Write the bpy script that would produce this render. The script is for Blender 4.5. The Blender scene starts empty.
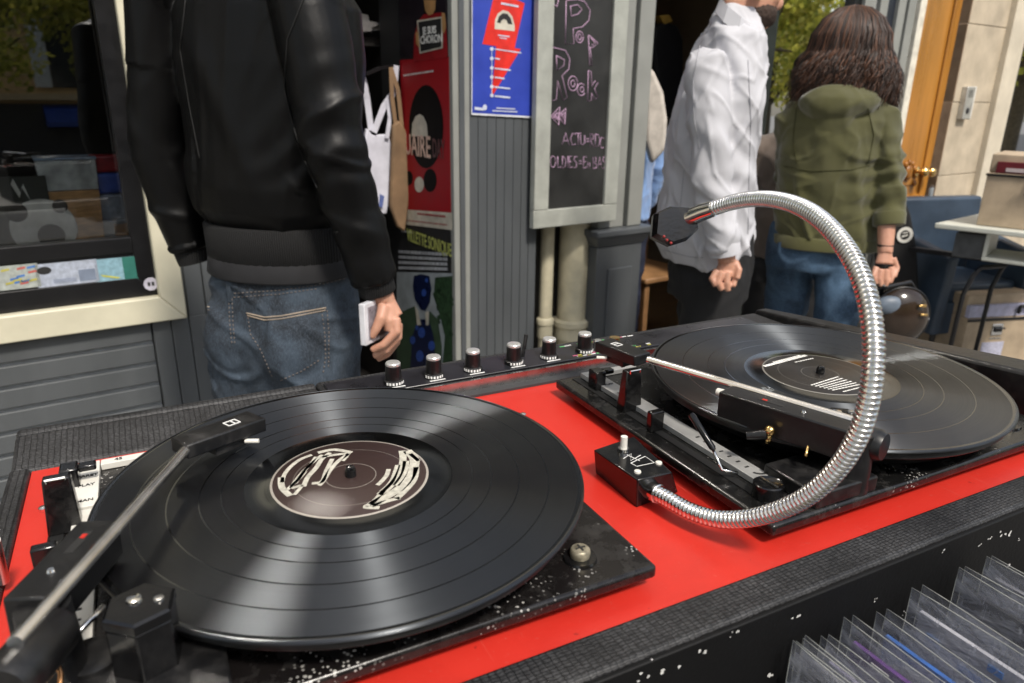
import bpy, bmesh, math, random
from mathutils import Vector, Matrix, noise, Euler
random.seed(7)
R=math.radians
scene=bpy.context.scene
col=scene.collection
# ------------------------------------------------------------------ camera
CAMH=1.45
FPX=725.0; PITCH=0.33001; ROLL=0.01436
cp,sp=math.cos(PITCH),math.sin(PITCH); cr,sr=math.cos(ROLL),math.sin(ROLL)
Rx=Vector((1,0,0)); Ux=Vector((0,sp,cp)); Fw=Vector((0,cp,-sp))
camR=cr*Rx+sr*Ux; camU=-sr*Rx+cr*Ux
CAM=Vector((0,0,CAMH))
def ray(px,py):
    return Fw+camR*((px-512)/FPX)+camU*(-(py-341.5)/FPX)
def at_z(px,py,z):
    d=ray(px,py); return CAM+d*((z-CAMH)/d.z)
def at_Y(px,py,Y):
    d=ray(px,py); return CAM+d*(Y/d.y)
def at_D(px,py,D):
    return CAM+ray(px,py)*D
cam=bpy.data.cameras.new('camera'); camo=bpy.data.objects.new('camera',cam); col.objects.link(camo)
M=Matrix.Identity(4)
for i in range(3):
    M[i][0]=camR[i]; M[i][1]=camU[i]; M[i][2]=-Fw[i]; M[i][3]=CAM[i]
camo.matrix_world=M
cam.sensor_width=36; cam.lens=36*FPX/1024; cam.clip_start=.01; cam.clip_end=500
cam.dof.use_dof=True; cam.dof.focus_distance=.62; cam.dof.aperture_fstop=11
scene.camera=camo
# ------------------------------------------------------------------ materials
def newmat(name):
    m=bpy.data.materials.new(name); m.use_nodes=True
    nt=m.node_tree; b=nt.nodes['Principled BSDF']; return m,nt,b
def N(nt,t,**k):
    n=nt.nodes.new(t)
    for a,v in k.items():
        if a in n.inputs.keys() if hasattr(n.inputs,'keys') else False: n.inputs[a].default_value=v
        else: setattr(n,a,v)
    return n
def mixcol(nt,fac,a,b):
    m=nt.nodes.new('ShaderNodeMix'); m.data_type='RGBA'
    if isinstance(fac,(int,float)): m.inputs[0].default_value=fac
    else: nt.links.new(fac,m.inputs[0])
    for s,v in ((6,a),(7,b)):
        if isinstance(v,tuple): m.inputs[s].default_value=(*v[:3],1)
        else: nt.links.new(v,m.inputs[s])
    return m.outputs[2]
def mth(nt,op,a,b=None,clamp=False):
    m=nt.nodes.new('ShaderNodeMath'); m.operation=op; m.use_clamp=clamp
    for i,v in enumerate((a,b)):
        if v is None: continue
        if isinstance(v,(int,float)): m.inputs[i].default_value=v
        else: nt.links.new(v,m.inputs[i])
    return m.outputs[0]
def ramp(nt,fac,stops):
    r=nt.nodes.new('ShaderNodeValToRGB'); e=r.color_ramp.elements
    while len(e)<len(stops): e.new(.5)
    for k,(p,c) in enumerate(stops):
        e[k].position=p; e[k].color=(*c,1) if isinstance(c,tuple) else (c,c,c,1)
    nt.links.new(fac,r.inputs[0]); return r.outputs[0]
def coords(nt,scale=(1,1,1),kind='Object'):
    t=nt.nodes.new('ShaderNodeTexCoord'); mp=nt.nodes.new('ShaderNodeMapping')
    mp.inputs['Scale'].default_value=scale
    nt.links.new(t.outputs[kind],mp.inputs[0]); return mp.outputs[0]
def noisetex(nt,vec,scale,detail=4,rough=.55,dist=0):
    n=nt.nodes.new('ShaderNodeTexNoise'); nt.links.new(vec,n.inputs['Vector'])
    n.inputs['Scale'].default_value=scale; n.inputs['Detail'].default_value=detail
    n.inputs['Roughness'].default_value=rough; n.inputs['Distortion'].default_value=dist
    return n.outputs[0]
def bump(nt,b,h,strength=.3,dist=.001):
    n=nt.nodes.new('ShaderNodeBump'); n.inputs['Strength'].default_value=strength; n.inputs['Distance'].default_value=dist
    nt.links.new(h,n.inputs['Height']); nt.links.new(n.outputs[0],b.inputs['Normal']); return n
_c={}
def mat(name,color,rough=.5,metal=0.0,var=.25,scale=20,bmp=0.0,bdist=.001,bscale=None,spec=.5,sheen=0,coat=0,stretch=(1,1,1),rvar=.1):
    """general surface: base colour with mottled variation and a fine bump"""
    if name in _c: return _c[name]
    m,nt,b=newmat(name)
    v=coords(nt,stretch)
    n=noisetex(nt,v,scale,5)
    f=ramp(nt,n,[(.3,0.0),(.7,1.0)])
    lo=tuple(c*(1-var) for c in color); hi=tuple(min(1,c*(1+var*.6)) for c in color)
    nt.links.new(mixcol(nt,f,lo,hi),b.inputs['Base Color'])
    b.inputs['Metallic'].default_value=metal
    nt.links.new(mth(nt,'ADD',mth(nt,'MULTIPLY',f,rvar),rough-rvar/2),b.inputs['Roughness'])
    b.inputs['Specular IOR Level'].default_value=spec
    if sheen: b.inputs['Sheen Weight'].default_value=sheen
    if coat: b.inputs['Coat Weight'].default_value=coat; b.inputs['Coat Roughness'].default_value=.1
    if bmp:
        n2=noisetex(nt,v,bscale or scale*8,3); bump(nt,b,n2,bmp,bdist)
    _c[name]=m; return m
# ------------------------------------------------------------------ builder
class MB:
    def __init__(s): s.bm=bmesh.new(); s.M=Matrix.Identity(4)
    def v(s,p): return s.bm.verts.new(s.M@Vector(p))
    def face(s,pts):
        try: return s.bm.faces.new([s.v(p) for p in pts])
        except ValueError: return None
    def hexa(s,p):   # 8 points, bottom 4 (ccw) then top 4
        v=[s.v(q) for q in p]
        for f in ((3,2,1,0),(4,5,6,7),(0,1,5,4),(1,2,6,5),(2,3,7,6),(3,0,4,7)): s.bm.faces.new([v[i] for i in f])
        return s
    def box(s,x0,x1,y0,y1,z0,z1):
        return s.hexa([(x0,y0,z0),(x1,y0,z0),(x1,y1,z0),(x0,y1,z0),(x0,y0,z1),(x1,y0,z1),(x1,y1,z1),(x0,y1,z1)])
    def obox(s,c,ax,ay,az,hx,hy,hz):
        c=Vector(c);P=[]
        for z in (-1,1):
            for x,y in ((-1,-1),(1,-1),(1,1),(-1,1)): P.append(c+ax*hx*x+ay*hy*y+az*hz*z)
        return s.hexa(P)
    def ring(s,c,ax,ay,rx,ry,n,ph=0):
        return [s.v(Vector(c)+ax*(rx*math.cos(ph+2*math.pi*i/n))+ay*(ry*math.sin(ph+2*math.pi*i/n))) for i in range(n)]
    def skin(s,rings,cap=True,closed=False):
        n=len(rings[0])
        for a,b in zip(rings,rings[1:]):
            for i in range(n): s.bm.faces.new([a[i],a[(i+1)%n],b[(i+1)%n],b[i]])
        if cap:
            s.bm.faces.new(list(reversed(rings[0]))); s.bm.faces.new(rings[-1])
        return s
    def cyl(s,p0,p1,r0,r1=None,n=24,ph=0):
        return s.tube([p0,p1],[r0,r0 if r1 is None else r1],n,ph)
    def tube(s,pts,rad,n=12,ph=0,cap=True):
        pts=[Vector(p) for p in pts]
        if isinstance(rad,(int,float)): rad=[rad]*len(pts)
        t=(pts[1]-pts[0]).normalized()
        a=t.orthogonal().normalized()
        if abs(t.z)<.95: a=t.cross(Vector((0,0,1))).normalized()
        else: a=(Vector((1,0,0))-t*t.x).normalized()
        rings=[]
        for i,p in enumerate(pts):
            if i==0: tt=pts[1]-pts[0]
            elif i==len(pts)-1: tt=pts[-1]-pts[-2]
            else: tt=pts[i+1]-pts[i-1]
            tt=tt.normalized(); a=(a-tt*a.dot(tt)).normalized(); b=tt.cross(a)
            r=rad[i]
            rx,ry=(r if isinstance(r,tuple) else (r,r))
            rings.append(s.ring(p,a,b,rx,ry,n,ph))
        return s.skin(rings,cap)
    def lathe(s,prof,c=(0,0,0),n=48,cap=True):
        X,Y=Vector((1,0,0)),Vector((0,1,0))
        return s.skin([s.ring(Vector(c)+Vector((0,0,z)),X,Y,r,r,n) for r,z in prof],cap)
    def prism(s,poly,z0,z1):
        a=[s.v((x,y,z0)) for x,y in poly]; b=[s.v((x,y,z1)) for x,y in poly]; n=len(poly)
        for i in range(n): s.bm.faces.new([a[i],a[(i+1)%n],b[(i+1)%n],b[i]])
        s.bm.faces.new(list(reversed(a))); s.bm.faces.new(b); return s
    def ball(s,c,r,n=12,m=8,sc=(1,1,1)):
        c=Vector(c);rings=[]
        X,Y=Vector((1,0,0)),Vector((0,1,0))
        for j in range(1,m):
            t=math.pi*j/m; rings.append(s.ring(c+Vector((0,0,-math.cos(t)*r*sc[2])),X,Y,math.sin(t)*r*sc[0],math.sin(t)*r*sc[1],n))
        return s.skin(rings)
    def mesh(s,name='m',smooth=None):
        bmesh.ops.recalc_face_normals(s.bm,faces=s.bm.faces[:])
        me=bpy.data.meshes.new(name); s.bm.to_mesh(me); s.bm.free()
        if smooth:
            for p in me.polygons: p.use_smooth=True
            if smooth!=1: me.set_sharp_from_angle(angle=R(smooth))
        return me
    def obj(s,name,m,parent=None,smooth=40,bevel=0,seg=2,**tagk):
        return link(name,s.mesh(name,smooth),m,parent,bevel,seg,**tagk)
def link(name,me,m,parent=None,bevel=0,seg=2,loc=None,**tagk):
    o=bpy.data.objects.new(name,me); col.objects.link(o)
    if m is not None and not me.materials: me.materials.append(m)
    if parent is not None: o.parent=parent
    if loc is not None: o.location=loc
    if bevel:
        b=o.modifiers.new('bevel','BEVEL'); b.width=bevel; b.segments=seg; b.limit_method='ANGLE'; b.angle_limit=R(40); b.harden_normals=False
    if tagk: tag(o,**tagk)
    return o
def tag(o,label=None,cat=None,group=None,kind=None):
    if label: o['label']=label
    if cat: o['category']=cat
    if group: o['group']=group
    if kind: o['kind']=kind
    return o
def empty(name,loc,rz=0,label=None,cat=None,group=None,kind=None):
    o=bpy.data.objects.new(name,None); col.objects.link(o); o.location=loc; o.rotation_euler=(0,0,rz); o.empty_display_size=.05
    return tag(o,label,cat,group,kind)
def copy_tree(o,parent=None):
    c=o.copy(); col.objects.link(c)
    if parent is not None: c.parent=parent
    for ch in list(o.children): copy_tree(ch,c)
    return c
def textmesh(body,size=1,ext=.0,align='CENTER',bold=0,width=1.0):
    cu=bpy.data.curves.new('t','FONT'); cu.body=body; cu.size=size; cu.extrude=ext; cu.align_x=align; cu.align_y='CENTER'; cu.offset=bold*size
    cu.resolution_u=3
    o=bpy.data.objects.new('t',cu); col.objects.link(o)
    dg=bpy.context.evaluated_depsgraph_get(); me=bpy.data.meshes.new_from_object(o.evaluated_get(dg))
    bpy.data.objects.remove(o); 
    if width!=1.0: me.transform(Matrix.Diagonal((width,1,1,1)))
    return me
def add_mesh(mb,me,Mx):
    off=[mb.v(Mx@v.co) for v in me.vertices]
    for p in me.polygons:
        try: mb.bm.faces.new([off[i] for i in p.vertices])
        except ValueError: pass
# ================================================================== DECK
ZR=CAMH-0.23616                       # height of the record tops
TH=0.47508                            # long side of the console, turned 27 degrees
DL=Vector((-0.10302,0.41508,ZR))      # left spindle
c_,s_=math.cos(TH),math.sin(TH)
def D2W(u,v,z=0): return Vector((DL.x+u*c_-v*s_, DL.y+u*s_+v*c_, DL.z+z))
def W2D(P): 
    dx,dy=P.x-DL.x,P.y-DL.y; return Vector((dx*c_+dy*s_,-dx*s_+dy*c_,P.z-DL.z))
def plastic(name,col_=(.006,.006,.0065),rough=.35,dust_glint=.5,dscale=60,speck=0):
    """black plastic with dust and scuffs; speck = flaked paint chips"""
    if name in _c: return _c[name]
    m,nt,b=newmat(name); v=coords(nt)
    d=noisetex(nt,v,dscale,6,.7); d2=noisetex(nt,v,9,3)
    f=mth(nt,'MULTIPLY',ramp(nt,d,[(.48,0.0),(.75,1.0)]),ramp(nt,d2,[(.3,.15),(.7,1.0)]))
    c=mixcol(nt,mth(nt,'MULTIPLY',f,dust_glint*.35),col_,(.22,.21,.2))
    if speck:
        vo=nt.nodes.new('ShaderNodeTexVoronoi'); vo.inputs['Scale'].default_value=330; nt.links.new(v,vo.inputs['Vector'])
        k=mth(nt,'LESS_THAN',vo.outputs['Distance'],mth(nt,'MULTIPLY',noisetex(nt,v,150,2),.5))
        n3=noisetex(nt,v,22,3); k=mth(nt,'MULTIPLY',k,ramp(nt,n3,[(.60-.08*speck,0.0),(.68-.08*speck,1.0)]))
        c=mixcol(nt,k,c,(.38,.37,.35))
    nt.links.new(c,b.inputs['Base Color'])
    nt.links.new(mth(nt,'ADD',mth(nt,'MULTIPLY',f,.35),rough),b.inputs['Roughness'])
    n2=noisetex(nt,v,400,2); bump(nt,b,n2,.15,.0004)
    _c[name]=m; return m
BLK=plastic('black_plastic'); BLKG=plastic('black_gloss_plastic',(.005,.005,.0055),.14,.25)
PLN=plastic('plinth_black',(.007,.006,.006),.25,.6,60,speck=1.0)
PLN2=plastic('plinth_black_worn_less',(.006,.006,.006),.22,.7,60,speck=.0001)
def leatherette():
    m,nt,b=newmat('leatherette'); v=coords(nt)
    off=nt.nodes.new('ShaderNodeVectorMath'); off.operation='MULTIPLY_ADD'
    nw=nt.nodes.new('ShaderNodeTexNoise'); nw.inputs['Scale'].default_value=230; nw.inputs['Detail'].default_value=1; nt.links.new(v,nw.inputs['Vector'])
    sb=nt.nodes.new('ShaderNodeVectorMath'); sb.operation='SUBTRACT'; nt.links.new(nw.outputs[1],sb.inputs[0]); sb.inputs[1].default_value=(.5,.5,.5)
    nt.links.new(sb.outputs[0],off.inputs[0]); off.inputs[1].default_value=(.0017,.0017,.0017); nt.links.new(v,off.inputs[2])
    se=nt.nodes.new('ShaderNodeSeparateXYZ'); nt.links.new(off.outputs[0],se.inputs[0])
    def tri(x,p): 
        q=mth(nt,'FRACT',mth(nt,'DIVIDE',x,p)); return mth(nt,'ABSOLUTE',mth(nt,'SUBTRACT',mth(nt,'MULTIPLY',q,2.0),1.0))
    gx=ramp(nt,tri(se.outputs[0],.0042),[(.0,1.0),(.72,.9),(1.0,.0)]); gy=ramp(nt,tri(mth(nt,'ADD',se.outputs[1],se.outputs[2]),.0023),[(.0,1.0),(.55,.8),(1.0,.1)])
    g=mth(nt,'MULTIPLY',gx,gy)
    n=noisetex(nt,v,18,5,.7); n4=noisetex(nt,v,420,2)
    dust_glint=mth(nt,'MULTIPLY',mth(nt,'MULTIPLY',g,ramp(nt,n,[(.3,.2),(.72,1.0)])),ramp(nt,n4,[(.35,.35),(.65,1.0)]))  # highlights on the weave's threads put into the colour, in uneven patches
    nt.links.new(mixcol(nt,dust_glint,(.003,.003,.0035),(.085,.085,.088)),b.inputs['Base Color'])
    b.inputs['Roughness'].default_value=.5; b.inputs['Specular IOR Level'].default_value=.4
    bump(nt,b,g,.35,.0005); return m
LEA=leatherette()
def leather_front():
    m,nt,b=newmat('console_front_cloth'); v=coords(nt)
    n=noisetex(nt,v,300,3); 
    vo=nt.nodes.new('ShaderNodeTexVoronoi'); vo.inputs['Scale'].default_value=45; nt.links.new(coords(nt,(1,1,1)),vo.inputs['Vector'])
    nn=noisetex(nt,v,500,3,.8)
    k=mth(nt,'MULTIPLY',mth(nt,'LESS_THAN',vo.outputs['Distance'],.07),mth(nt,'GREATER_THAN',nn,.5))
    n3=noisetex(nt,v,14,2); k=mth(nt,'MULTIPLY',k,mth(nt,'GREATER_THAN',n3,.5))
    nt.links.new(mixcol(nt,k,(.003,.003,.0032),(.6,.58,.58)),b.inputs['Base Color']); b.inputs['Roughness'].default_value=.6; b.inputs['Specular IOR Level'].default_value=.25
    bump(nt,b,n,.4,.0006); return m
LEAF=leather_front()
def redmat():
    m,nt,b=newmat('red_panel_paint'); v=coords(nt)
    n=noisetex(nt,v,9,5,.6); c=mixcol(nt,n,(.48,.018,.012),(.62,.034,.02))
    sp_=mth(nt,'GREATER_THAN',noisetex(nt,v,120,3,.6),.72); c=mixcol(nt,mth(nt,'MULTIPLY',sp_,.6),c,(.2,.012,.01)); sm_=ramp(nt,noisetex(nt,coords(nt,(1,1,1)),3.5,6,.75,1.0),[(.45,0.0),(.7,.4)]); c=mixcol(nt,sm_,c,(.38,.02,.012))
    du=ramp(nt,noisetex(nt,v,260,4,.8),[(.62,0.0),(.8,.35)]); c=mixcol(nt,du,c,(.6,.25,.2))
    sc_=ramp(nt,noisetex(nt,coords(nt,(1,.06,1)),160,3,.7),[(.66,0.0),(.75,.25)]); c=mixcol(nt,sc_,c,(.75,.2,.15))
    nt.links.new(c,b.inputs['Base Color']); nt.links.new(mth(nt,'ADD',mth(nt,'MULTIPLY',n,.35),.25),b.inputs['Roughness'])
    bump(nt,b,noisetex(nt,v,320,3),.15,.0003); return m
RED=redmat()
CHR=mat('chrome',(.75,.75,.74),.13,1,var=.1,scale=60)
STEEL=mat('brushed_steel',(.55,.55,.54),.28,1,var=.2,scale=80)
GOLD=mat('brass',(.75,.5,.2),.22,1,var=.25,scale=90)
ALU=mat('grey_scale_strip',(.42,.42,.41),.38,.3,var=.25,scale=40)
WPL=mat('off_white_plastic',(.72,.7,.64),.4,var=.12,scale=60)
PRINTK=mat('black_print',(.02,.02,.02),.6)
# ---- console
con=empty('dj_console',(DL.x,DL.y,DL.z-.2),TH,'black DJ console with bright red top panel carrying two turntables','dj console')
def cobj(mb,name,m,**k):
    o=mb.obj(name,m,con,**k); return o
def CB(): 
    b=MB(); b.M=Matrix.Translation((0,0,.2)); return b
b=CB(); b.box(-.212,.66,-.1765,.248,-.2,-.05)
body=cobj(b,'case_body',LEAF,bevel=.003)
b=CB(); b.box(-.1992,.6,-.1513,.1745,-.0499,-.043); b.box(-.1992,.03,.1747,.1883,-.0499,-.0431); cobj(b,'red_panel',RED)
b=CB(); b.box(.0302,.6,.1747,.1883,-.0499,-.0405); cobj(b,'grey_strip',mat('dull_grey_strip',(.04,.04,.042),.75,var=.3,scale=30))
b=CB()
b.box(-.2135,.665,-.1785,-.1515,-.06,-.0395)
cobj(b,'front_rail',LEA,bevel=.003,seg=3)
b=CB(); b.box(-.2155,.667,-.182,-.1787,-.2,-.0412); cobj(b,'front_board',LEAF,bevel=.001)
b=CB(); b.box(.03,.60,.1885,.25,-.06,-.031); b.box(-.2135,.0297,.238,.25,-.06,-.031); b.hexa([(-.2135,.1885,-.06),(.0297,.1885,-.06),(.0297,.2378,-.06),(-.2135,.2378,-.06),(-.2135,.1885,-.0415),(.0297,.1885,-.0415),(.0297,.2378,-.0313),(-.2135,.2378,-.0313)]); cobj(b,'back_rail',LEA,bevel=.004,seg=3)
b=CB(); b.box(-.2135,-.1995,-.1512,.1882,-.06,-.0385); cobj(b,'side_rail',LEA,bevel=.003)
b=CB(); b.hexa([(.596,-.1512,-.06),(.66,-.1512,-.06),(.632,.25,-.06),(.6003,.25,-.06),(.611,-.1512,.006),(.66,-.1512,.006),(.6205,.25,-.027),(.6003,.25,-.027)])
cobj(b,'side_rail',BLK,bevel=.004)
CTRL=mat('control_panel_black',(.016,.016,.02),.3,var=.5,scale=30)
b=CB(); b.box(.035,.565,.193,.236,-.0309,-.0285); cp_=cobj(b,'control_panel',CTRL,bevel=.001)
b=CB(); b.box(.04,.6,.1865,.189,-.05,-.0302); cobj(b,'panel_trim',STEEL)
# knobs
KS=[.096,.137,.179,.225,.267,.311]
kroot=None
cap=CHR
for i,u in enumerate(KS):
    if i==0:
        b=MB(); b.lathe([(.0095,0),(.0095,.0035),(.0078,.0045),(.0074,.018),(.0068,.0185)],n=28)
        kroot=b.obj('knob',BLK,con,loc=(u,.208,.1717),smooth=35)
        b=MB(); b.lathe([(.0072,.0187),(.0072,.0205),(.0064,.0216),(.0052,.0218)],n=28); kc=b.obj('knob_cap',WPL,kroot,smooth=35)
        kc.data.materials[0]=mat('satin_silver',(.62,.62,.6),.3,.55)
        b=MB()
        for a in range(7): 
            t=-math.pi/2+(a-3)*.32; b.obox((.0092*math.cos(t),.0092*math.sin(t),.0022),Vector((math.cos(t),math.sin(t),0)),Vector((-math.sin(t),math.cos(t),0)),Vector((0,0,1)),.0006,.0009,.0012)
        b.obj('scale_marks',mat('white_print',(.8,.8,.78),.5),kroot)
    else:
        k=copy_tree(kroot,con); k.location=(u,.208,.1717); k.rotation_euler.z=random.uniform(-.8,.8)
for (x,y,c) in ((.243,.222,0),):
    b=CB(); b.cyl((x,y,-.029),(x+.006,y+.004,-.006),.0018,.0022); cobj(b,'toggle_switch',BLK)
b=CB(); b.lathe([(.006,-.0285),(.006,-.02),(.004,-.02)],(.355,.214,0),20); cobj(b,'jack_socket',GOLD)
b=CB(); b.lathe([(.005,-.0285),(.005,-.023),(.004,-.022)],(.336,.219,0),20); cobj(b,'jack_socket',CHR)
# little coloured legends printed on the control panel
for nm,cc in (('yellow_print',(.6,.55,.1)),('green_print',(.15,.5,.2)),('pink_print',(.6,.15,.25)),('white_print',(.8,.8,.78))):
    b=CB()
    for k in range(9):
        x=.29+random.random()*.1; y=.1955+random.choice((0,.004,.035))+random.random()*.001
        b.box(x,x+.004+random.random()*.004,y,y+.0016,-.0284,-.0281)
    cobj(b,'panel_print',mat(nm,cc,.5))
b=CB()
for k in range(6):
    x=KS[k]; b.box(x-.008,x+.008,.1965,.1982,-.0284,-.0281)
cobj(b,'panel_print',mat('white_print',(.8,.8,.78),.5))
# small screws in red panel and rails
def screw(b,x,y,z,r=.003):
    b.lathe([(r,z),(r,z+.0006),(r*.7,z+.0013),(r*.2,z+.0016)],(x,y,0),14)
for (x,y,z) in ((-.187,.125,-.043),(-.0,.2,-.031),(.19,.12,-.043),(.56,.235,-.031)):
    b=CB(); screw(b,x,y,z); cobj(b,'screw',STEEL)
# paint flecks / stickers residue on front face
rf=random.Random(11)
FL=mat('white_flecks',(.6,.6,.58),.7,var=.3,scale=200)
for k,(x,y,sz) in enumerate(((668,670,2.4),(697,654,2.6),(731,634,.9),(740,631,1.2),(797,618,1.6),(769,677,2.2),(945,551,1.2),(980,545,1.0),(876,600,1.0),(1010,532,2.4),(1000,536,1.6),(990,538,1.2),(640,680,1.8),(905,612,.9),(1018,540,1.0))):
    d=ray(x,y); n_=Vector((-math.sin(TH),math.cos(TH),0)); PQ=D2W(0,-.1824,0); P_=CAM+d*((PQ-CAM).dot(n_)/d.dot(n_)); q=W2D(P_)
    b=CB()
    for m_ in range(3):
        cx,cz=q.x+rf.gauss(0,.0012*sz),q.z+rf.gauss(0,.0009*sz); n__=7
        b.face([(cx+.0006*sz*rf.uniform(.4,1.4)*math.cos(t*.8976),-.1822-.0002*m_,cz+.0006*sz*rf.uniform(.4,1.4)*math.sin(t*.8976)) for t in range(n__)])
    o=cobj(b,'paint_fleck',FL,smooth=None)
# ---- table below
tb=empty('folding_table',(D2W(.2,-.1).x,D2W(.2,-.1).y,0),TH,'folding table hidden below the DJ console and record bin','table')
zt=ZR-.2
b=MB(); b.box(-.6,.7,-.5,.5,zt-.03,zt-.0005); b.obj('table_top',mat('table_laminate',(.2,.19,.18),.5),tb,bevel=.004)
for x in (-.55,.65):
    for y in (-.45,.45):
        b=MB(); b.cyl((x,y,0),(x,y,zt-.03),.015); b.obj('leg',STEEL,tb)
# ---- turntable
def make_turntable(loc,label,pln,near):
    XL=-.177 if near else -.19; X0=XL+.002
    t=empty('turntable',loc,TH,label,'turntable','built-in turntables of the console')
    def T(name,mb,m,parent=None,**k): return mb.obj(name,m,parent or t,**k)
    b=MB(); b.box(XL,.146,-.134,.146,-.0355,-.0265); T('plinth',b,pln,bevel=.0026,seg=3)
    for x,y in ((-.17,-.115),(.126,-.115),(.126,.126),(-.17,.126)):
        b=MB(); b.lathe([(.009,-.0428),(.009,-.0357)],(x,y,0),16); T('foot',b,BLK)
    b=MB(); b.lathe([(.128,-.0215),(.130,-.0205),(.134,-.0115),(.1455,-.009),(.147,-.0075),(.147,-.0035),(.146,-.0022)],n=128); pl=T('platter',b,BLK)
    b=MB(); 
    b.lathe([(.04,-.0262),(.04,-.0217)],n=32); T('hub',b,BLK)
    b=MB(); b.lathe([(.0036,-.002),(.0036,.005),(.0028,.0072),(.0012,.008)],n=20); T('spindle',b,BLKG)
    # scale strips
    b=MB(); b.box(-.165,-.149,.074,.1405,-.0263,-.0215); b.box(-.1485,-.104,.1325,.1405,-.0263,-.0215)
    T('scale_strip',b,WPL if near else ALU,bevel=.0004)
    b=MB(); b.box(-.1675,-.1555,-.1,.07,-.0263,-.0215)
    b2=MB(); b2.box(-.163,-.148,-.089,.07,-.0263,-.0215)
    T('scale_strip',b2,WPL if near else ALU,bevel=.0004)
    # print on strips
    b=MB()
    for y,s in ((.131,'33-45'),(.118,'ARRET'),(.104,'PLAY'),(.082,'MAN')):
        add_mesh(b,textmesh(s,.0045,.0001,bold=.02),Matrix.Translation((-.1565,y,-.0213)))
    for x,s in ((-.137,'45'),(-.118,'33')):
        add_mesh(b,textmesh(s,.0052,.0001,bold=.02),Matrix.Translation((x,.1365,-.0213)))
    b.box(-.1632,-.156,.028,.036,-.0214,-.0209)
    for k in range(7): b.box(-.157,-.1535,-.02-.009*k,-.0185-.009*k,-.0214,-.0211)
    for k in range(10):
        a0=R(200+k*11); a1=R(200+k*11+12); P=lambda a,r:(-.162+.0+r*math.cos(a)+.012,-.083+r*math.sin(a)+.004,-.0212)
        b.face([P(a0,.0085),P(a1,.0085),P(a1,.0065),P(a0,.0065)])
    T('scale_print',b,PRINTK,smooth=None)
    b=MB(); b.box(-.1745,-.1675,-.13,.14,-.0264,-.0258); T('slot_groove',b,mat('slot_dark',(.004,.004,.004),.7))
    # lever tabs
    b=MB(); b.box(-.171,-.160,.104,.118,-.0263,-.008); b.box(-.160,-.149,.107,.115,-.013,-.0085); T('lever',b,BLKG,bevel=.0012)
    b=MB(); b.box(-.179,-.166,.010,.017,-.0262,-.0085); T('lever',b,BLKG,bevel=.0012)
    b=MB(); b.hexa([(-.176,.052,-.0262),(-.157,.052,-.0262),(-.157,.064,-.0262),(-.176,.064,-.0262),(-.1735,.054,.0112),(-.1585,.054,.0112),(-.1585,.062,.0112),(-.1735,.062,.0112)])
    ar=T('arm_rest',b,BLKG,bevel=.0012)
    b=MB(); b.tube([(-.171,.0535,.0095),(-.1715,.0525,.012),(-.161,.0525,.012),(-.161,.0535,.0095)],.0008,8); b.obj('rest_clip',CHR,ar)
    b=MB(); b.lathe([(.0105,-.0262),(.0105,-.0165),(.0095,-.0158),(.0086,-.0164)],(-.1655,-.104,0),28); kn=T('speed_knob',b,BLKG)
    b=MB(); b.box(-.1662,-.1648,-.112,-.096,-.0160,-.0152); b.obj('pointer',STEEL,kn)
    b=MB(); b.box(X0 if near else -.150,-.09,-.1325,-.084,-.0264,-.0145); T('arm_base_plate',b,BLK,bevel=.0015)
    # corner transit screw
    for x,y in ((.108,-.108),(.124,.112)):
        b=MB(); b.lathe([(.0105,-.0263),(.0098,-.0250),(.0060,-.0249)],(x,y,0),24); T('washer',b,BLKG)
        b=MB(); b.lathe([(.0058,-.0248),(.0062,-.0225),(.0060,-.0203),(.0052,-.0194),(.001,-.0190)],(x,y,0),24); sc=T('transit_screw',b,mat('aged_screw',(.42,.38,.28),.42,.6,var=.5,scale=200))
        b=MB(); b.box(x-.0032,x+.0032,y-.0005,y+.0005,-.0193,-.0187); b.box(x-.0005,x+.0005,y-.0032,y+.0032,-.0193,-.01865); b.obj('cross_slot',PRINTK,sc)
    return t
ttL=make_turntable(DL,'left turntable on the red panel, its arm playing and paint chips on the front corner',PLN,True)
DR=D2W(.4290,0,0)
ttR=make_turntable(DR,'right turntable on the red panel, its arm parked beside the spinning disc',PLN2,False)
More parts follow.
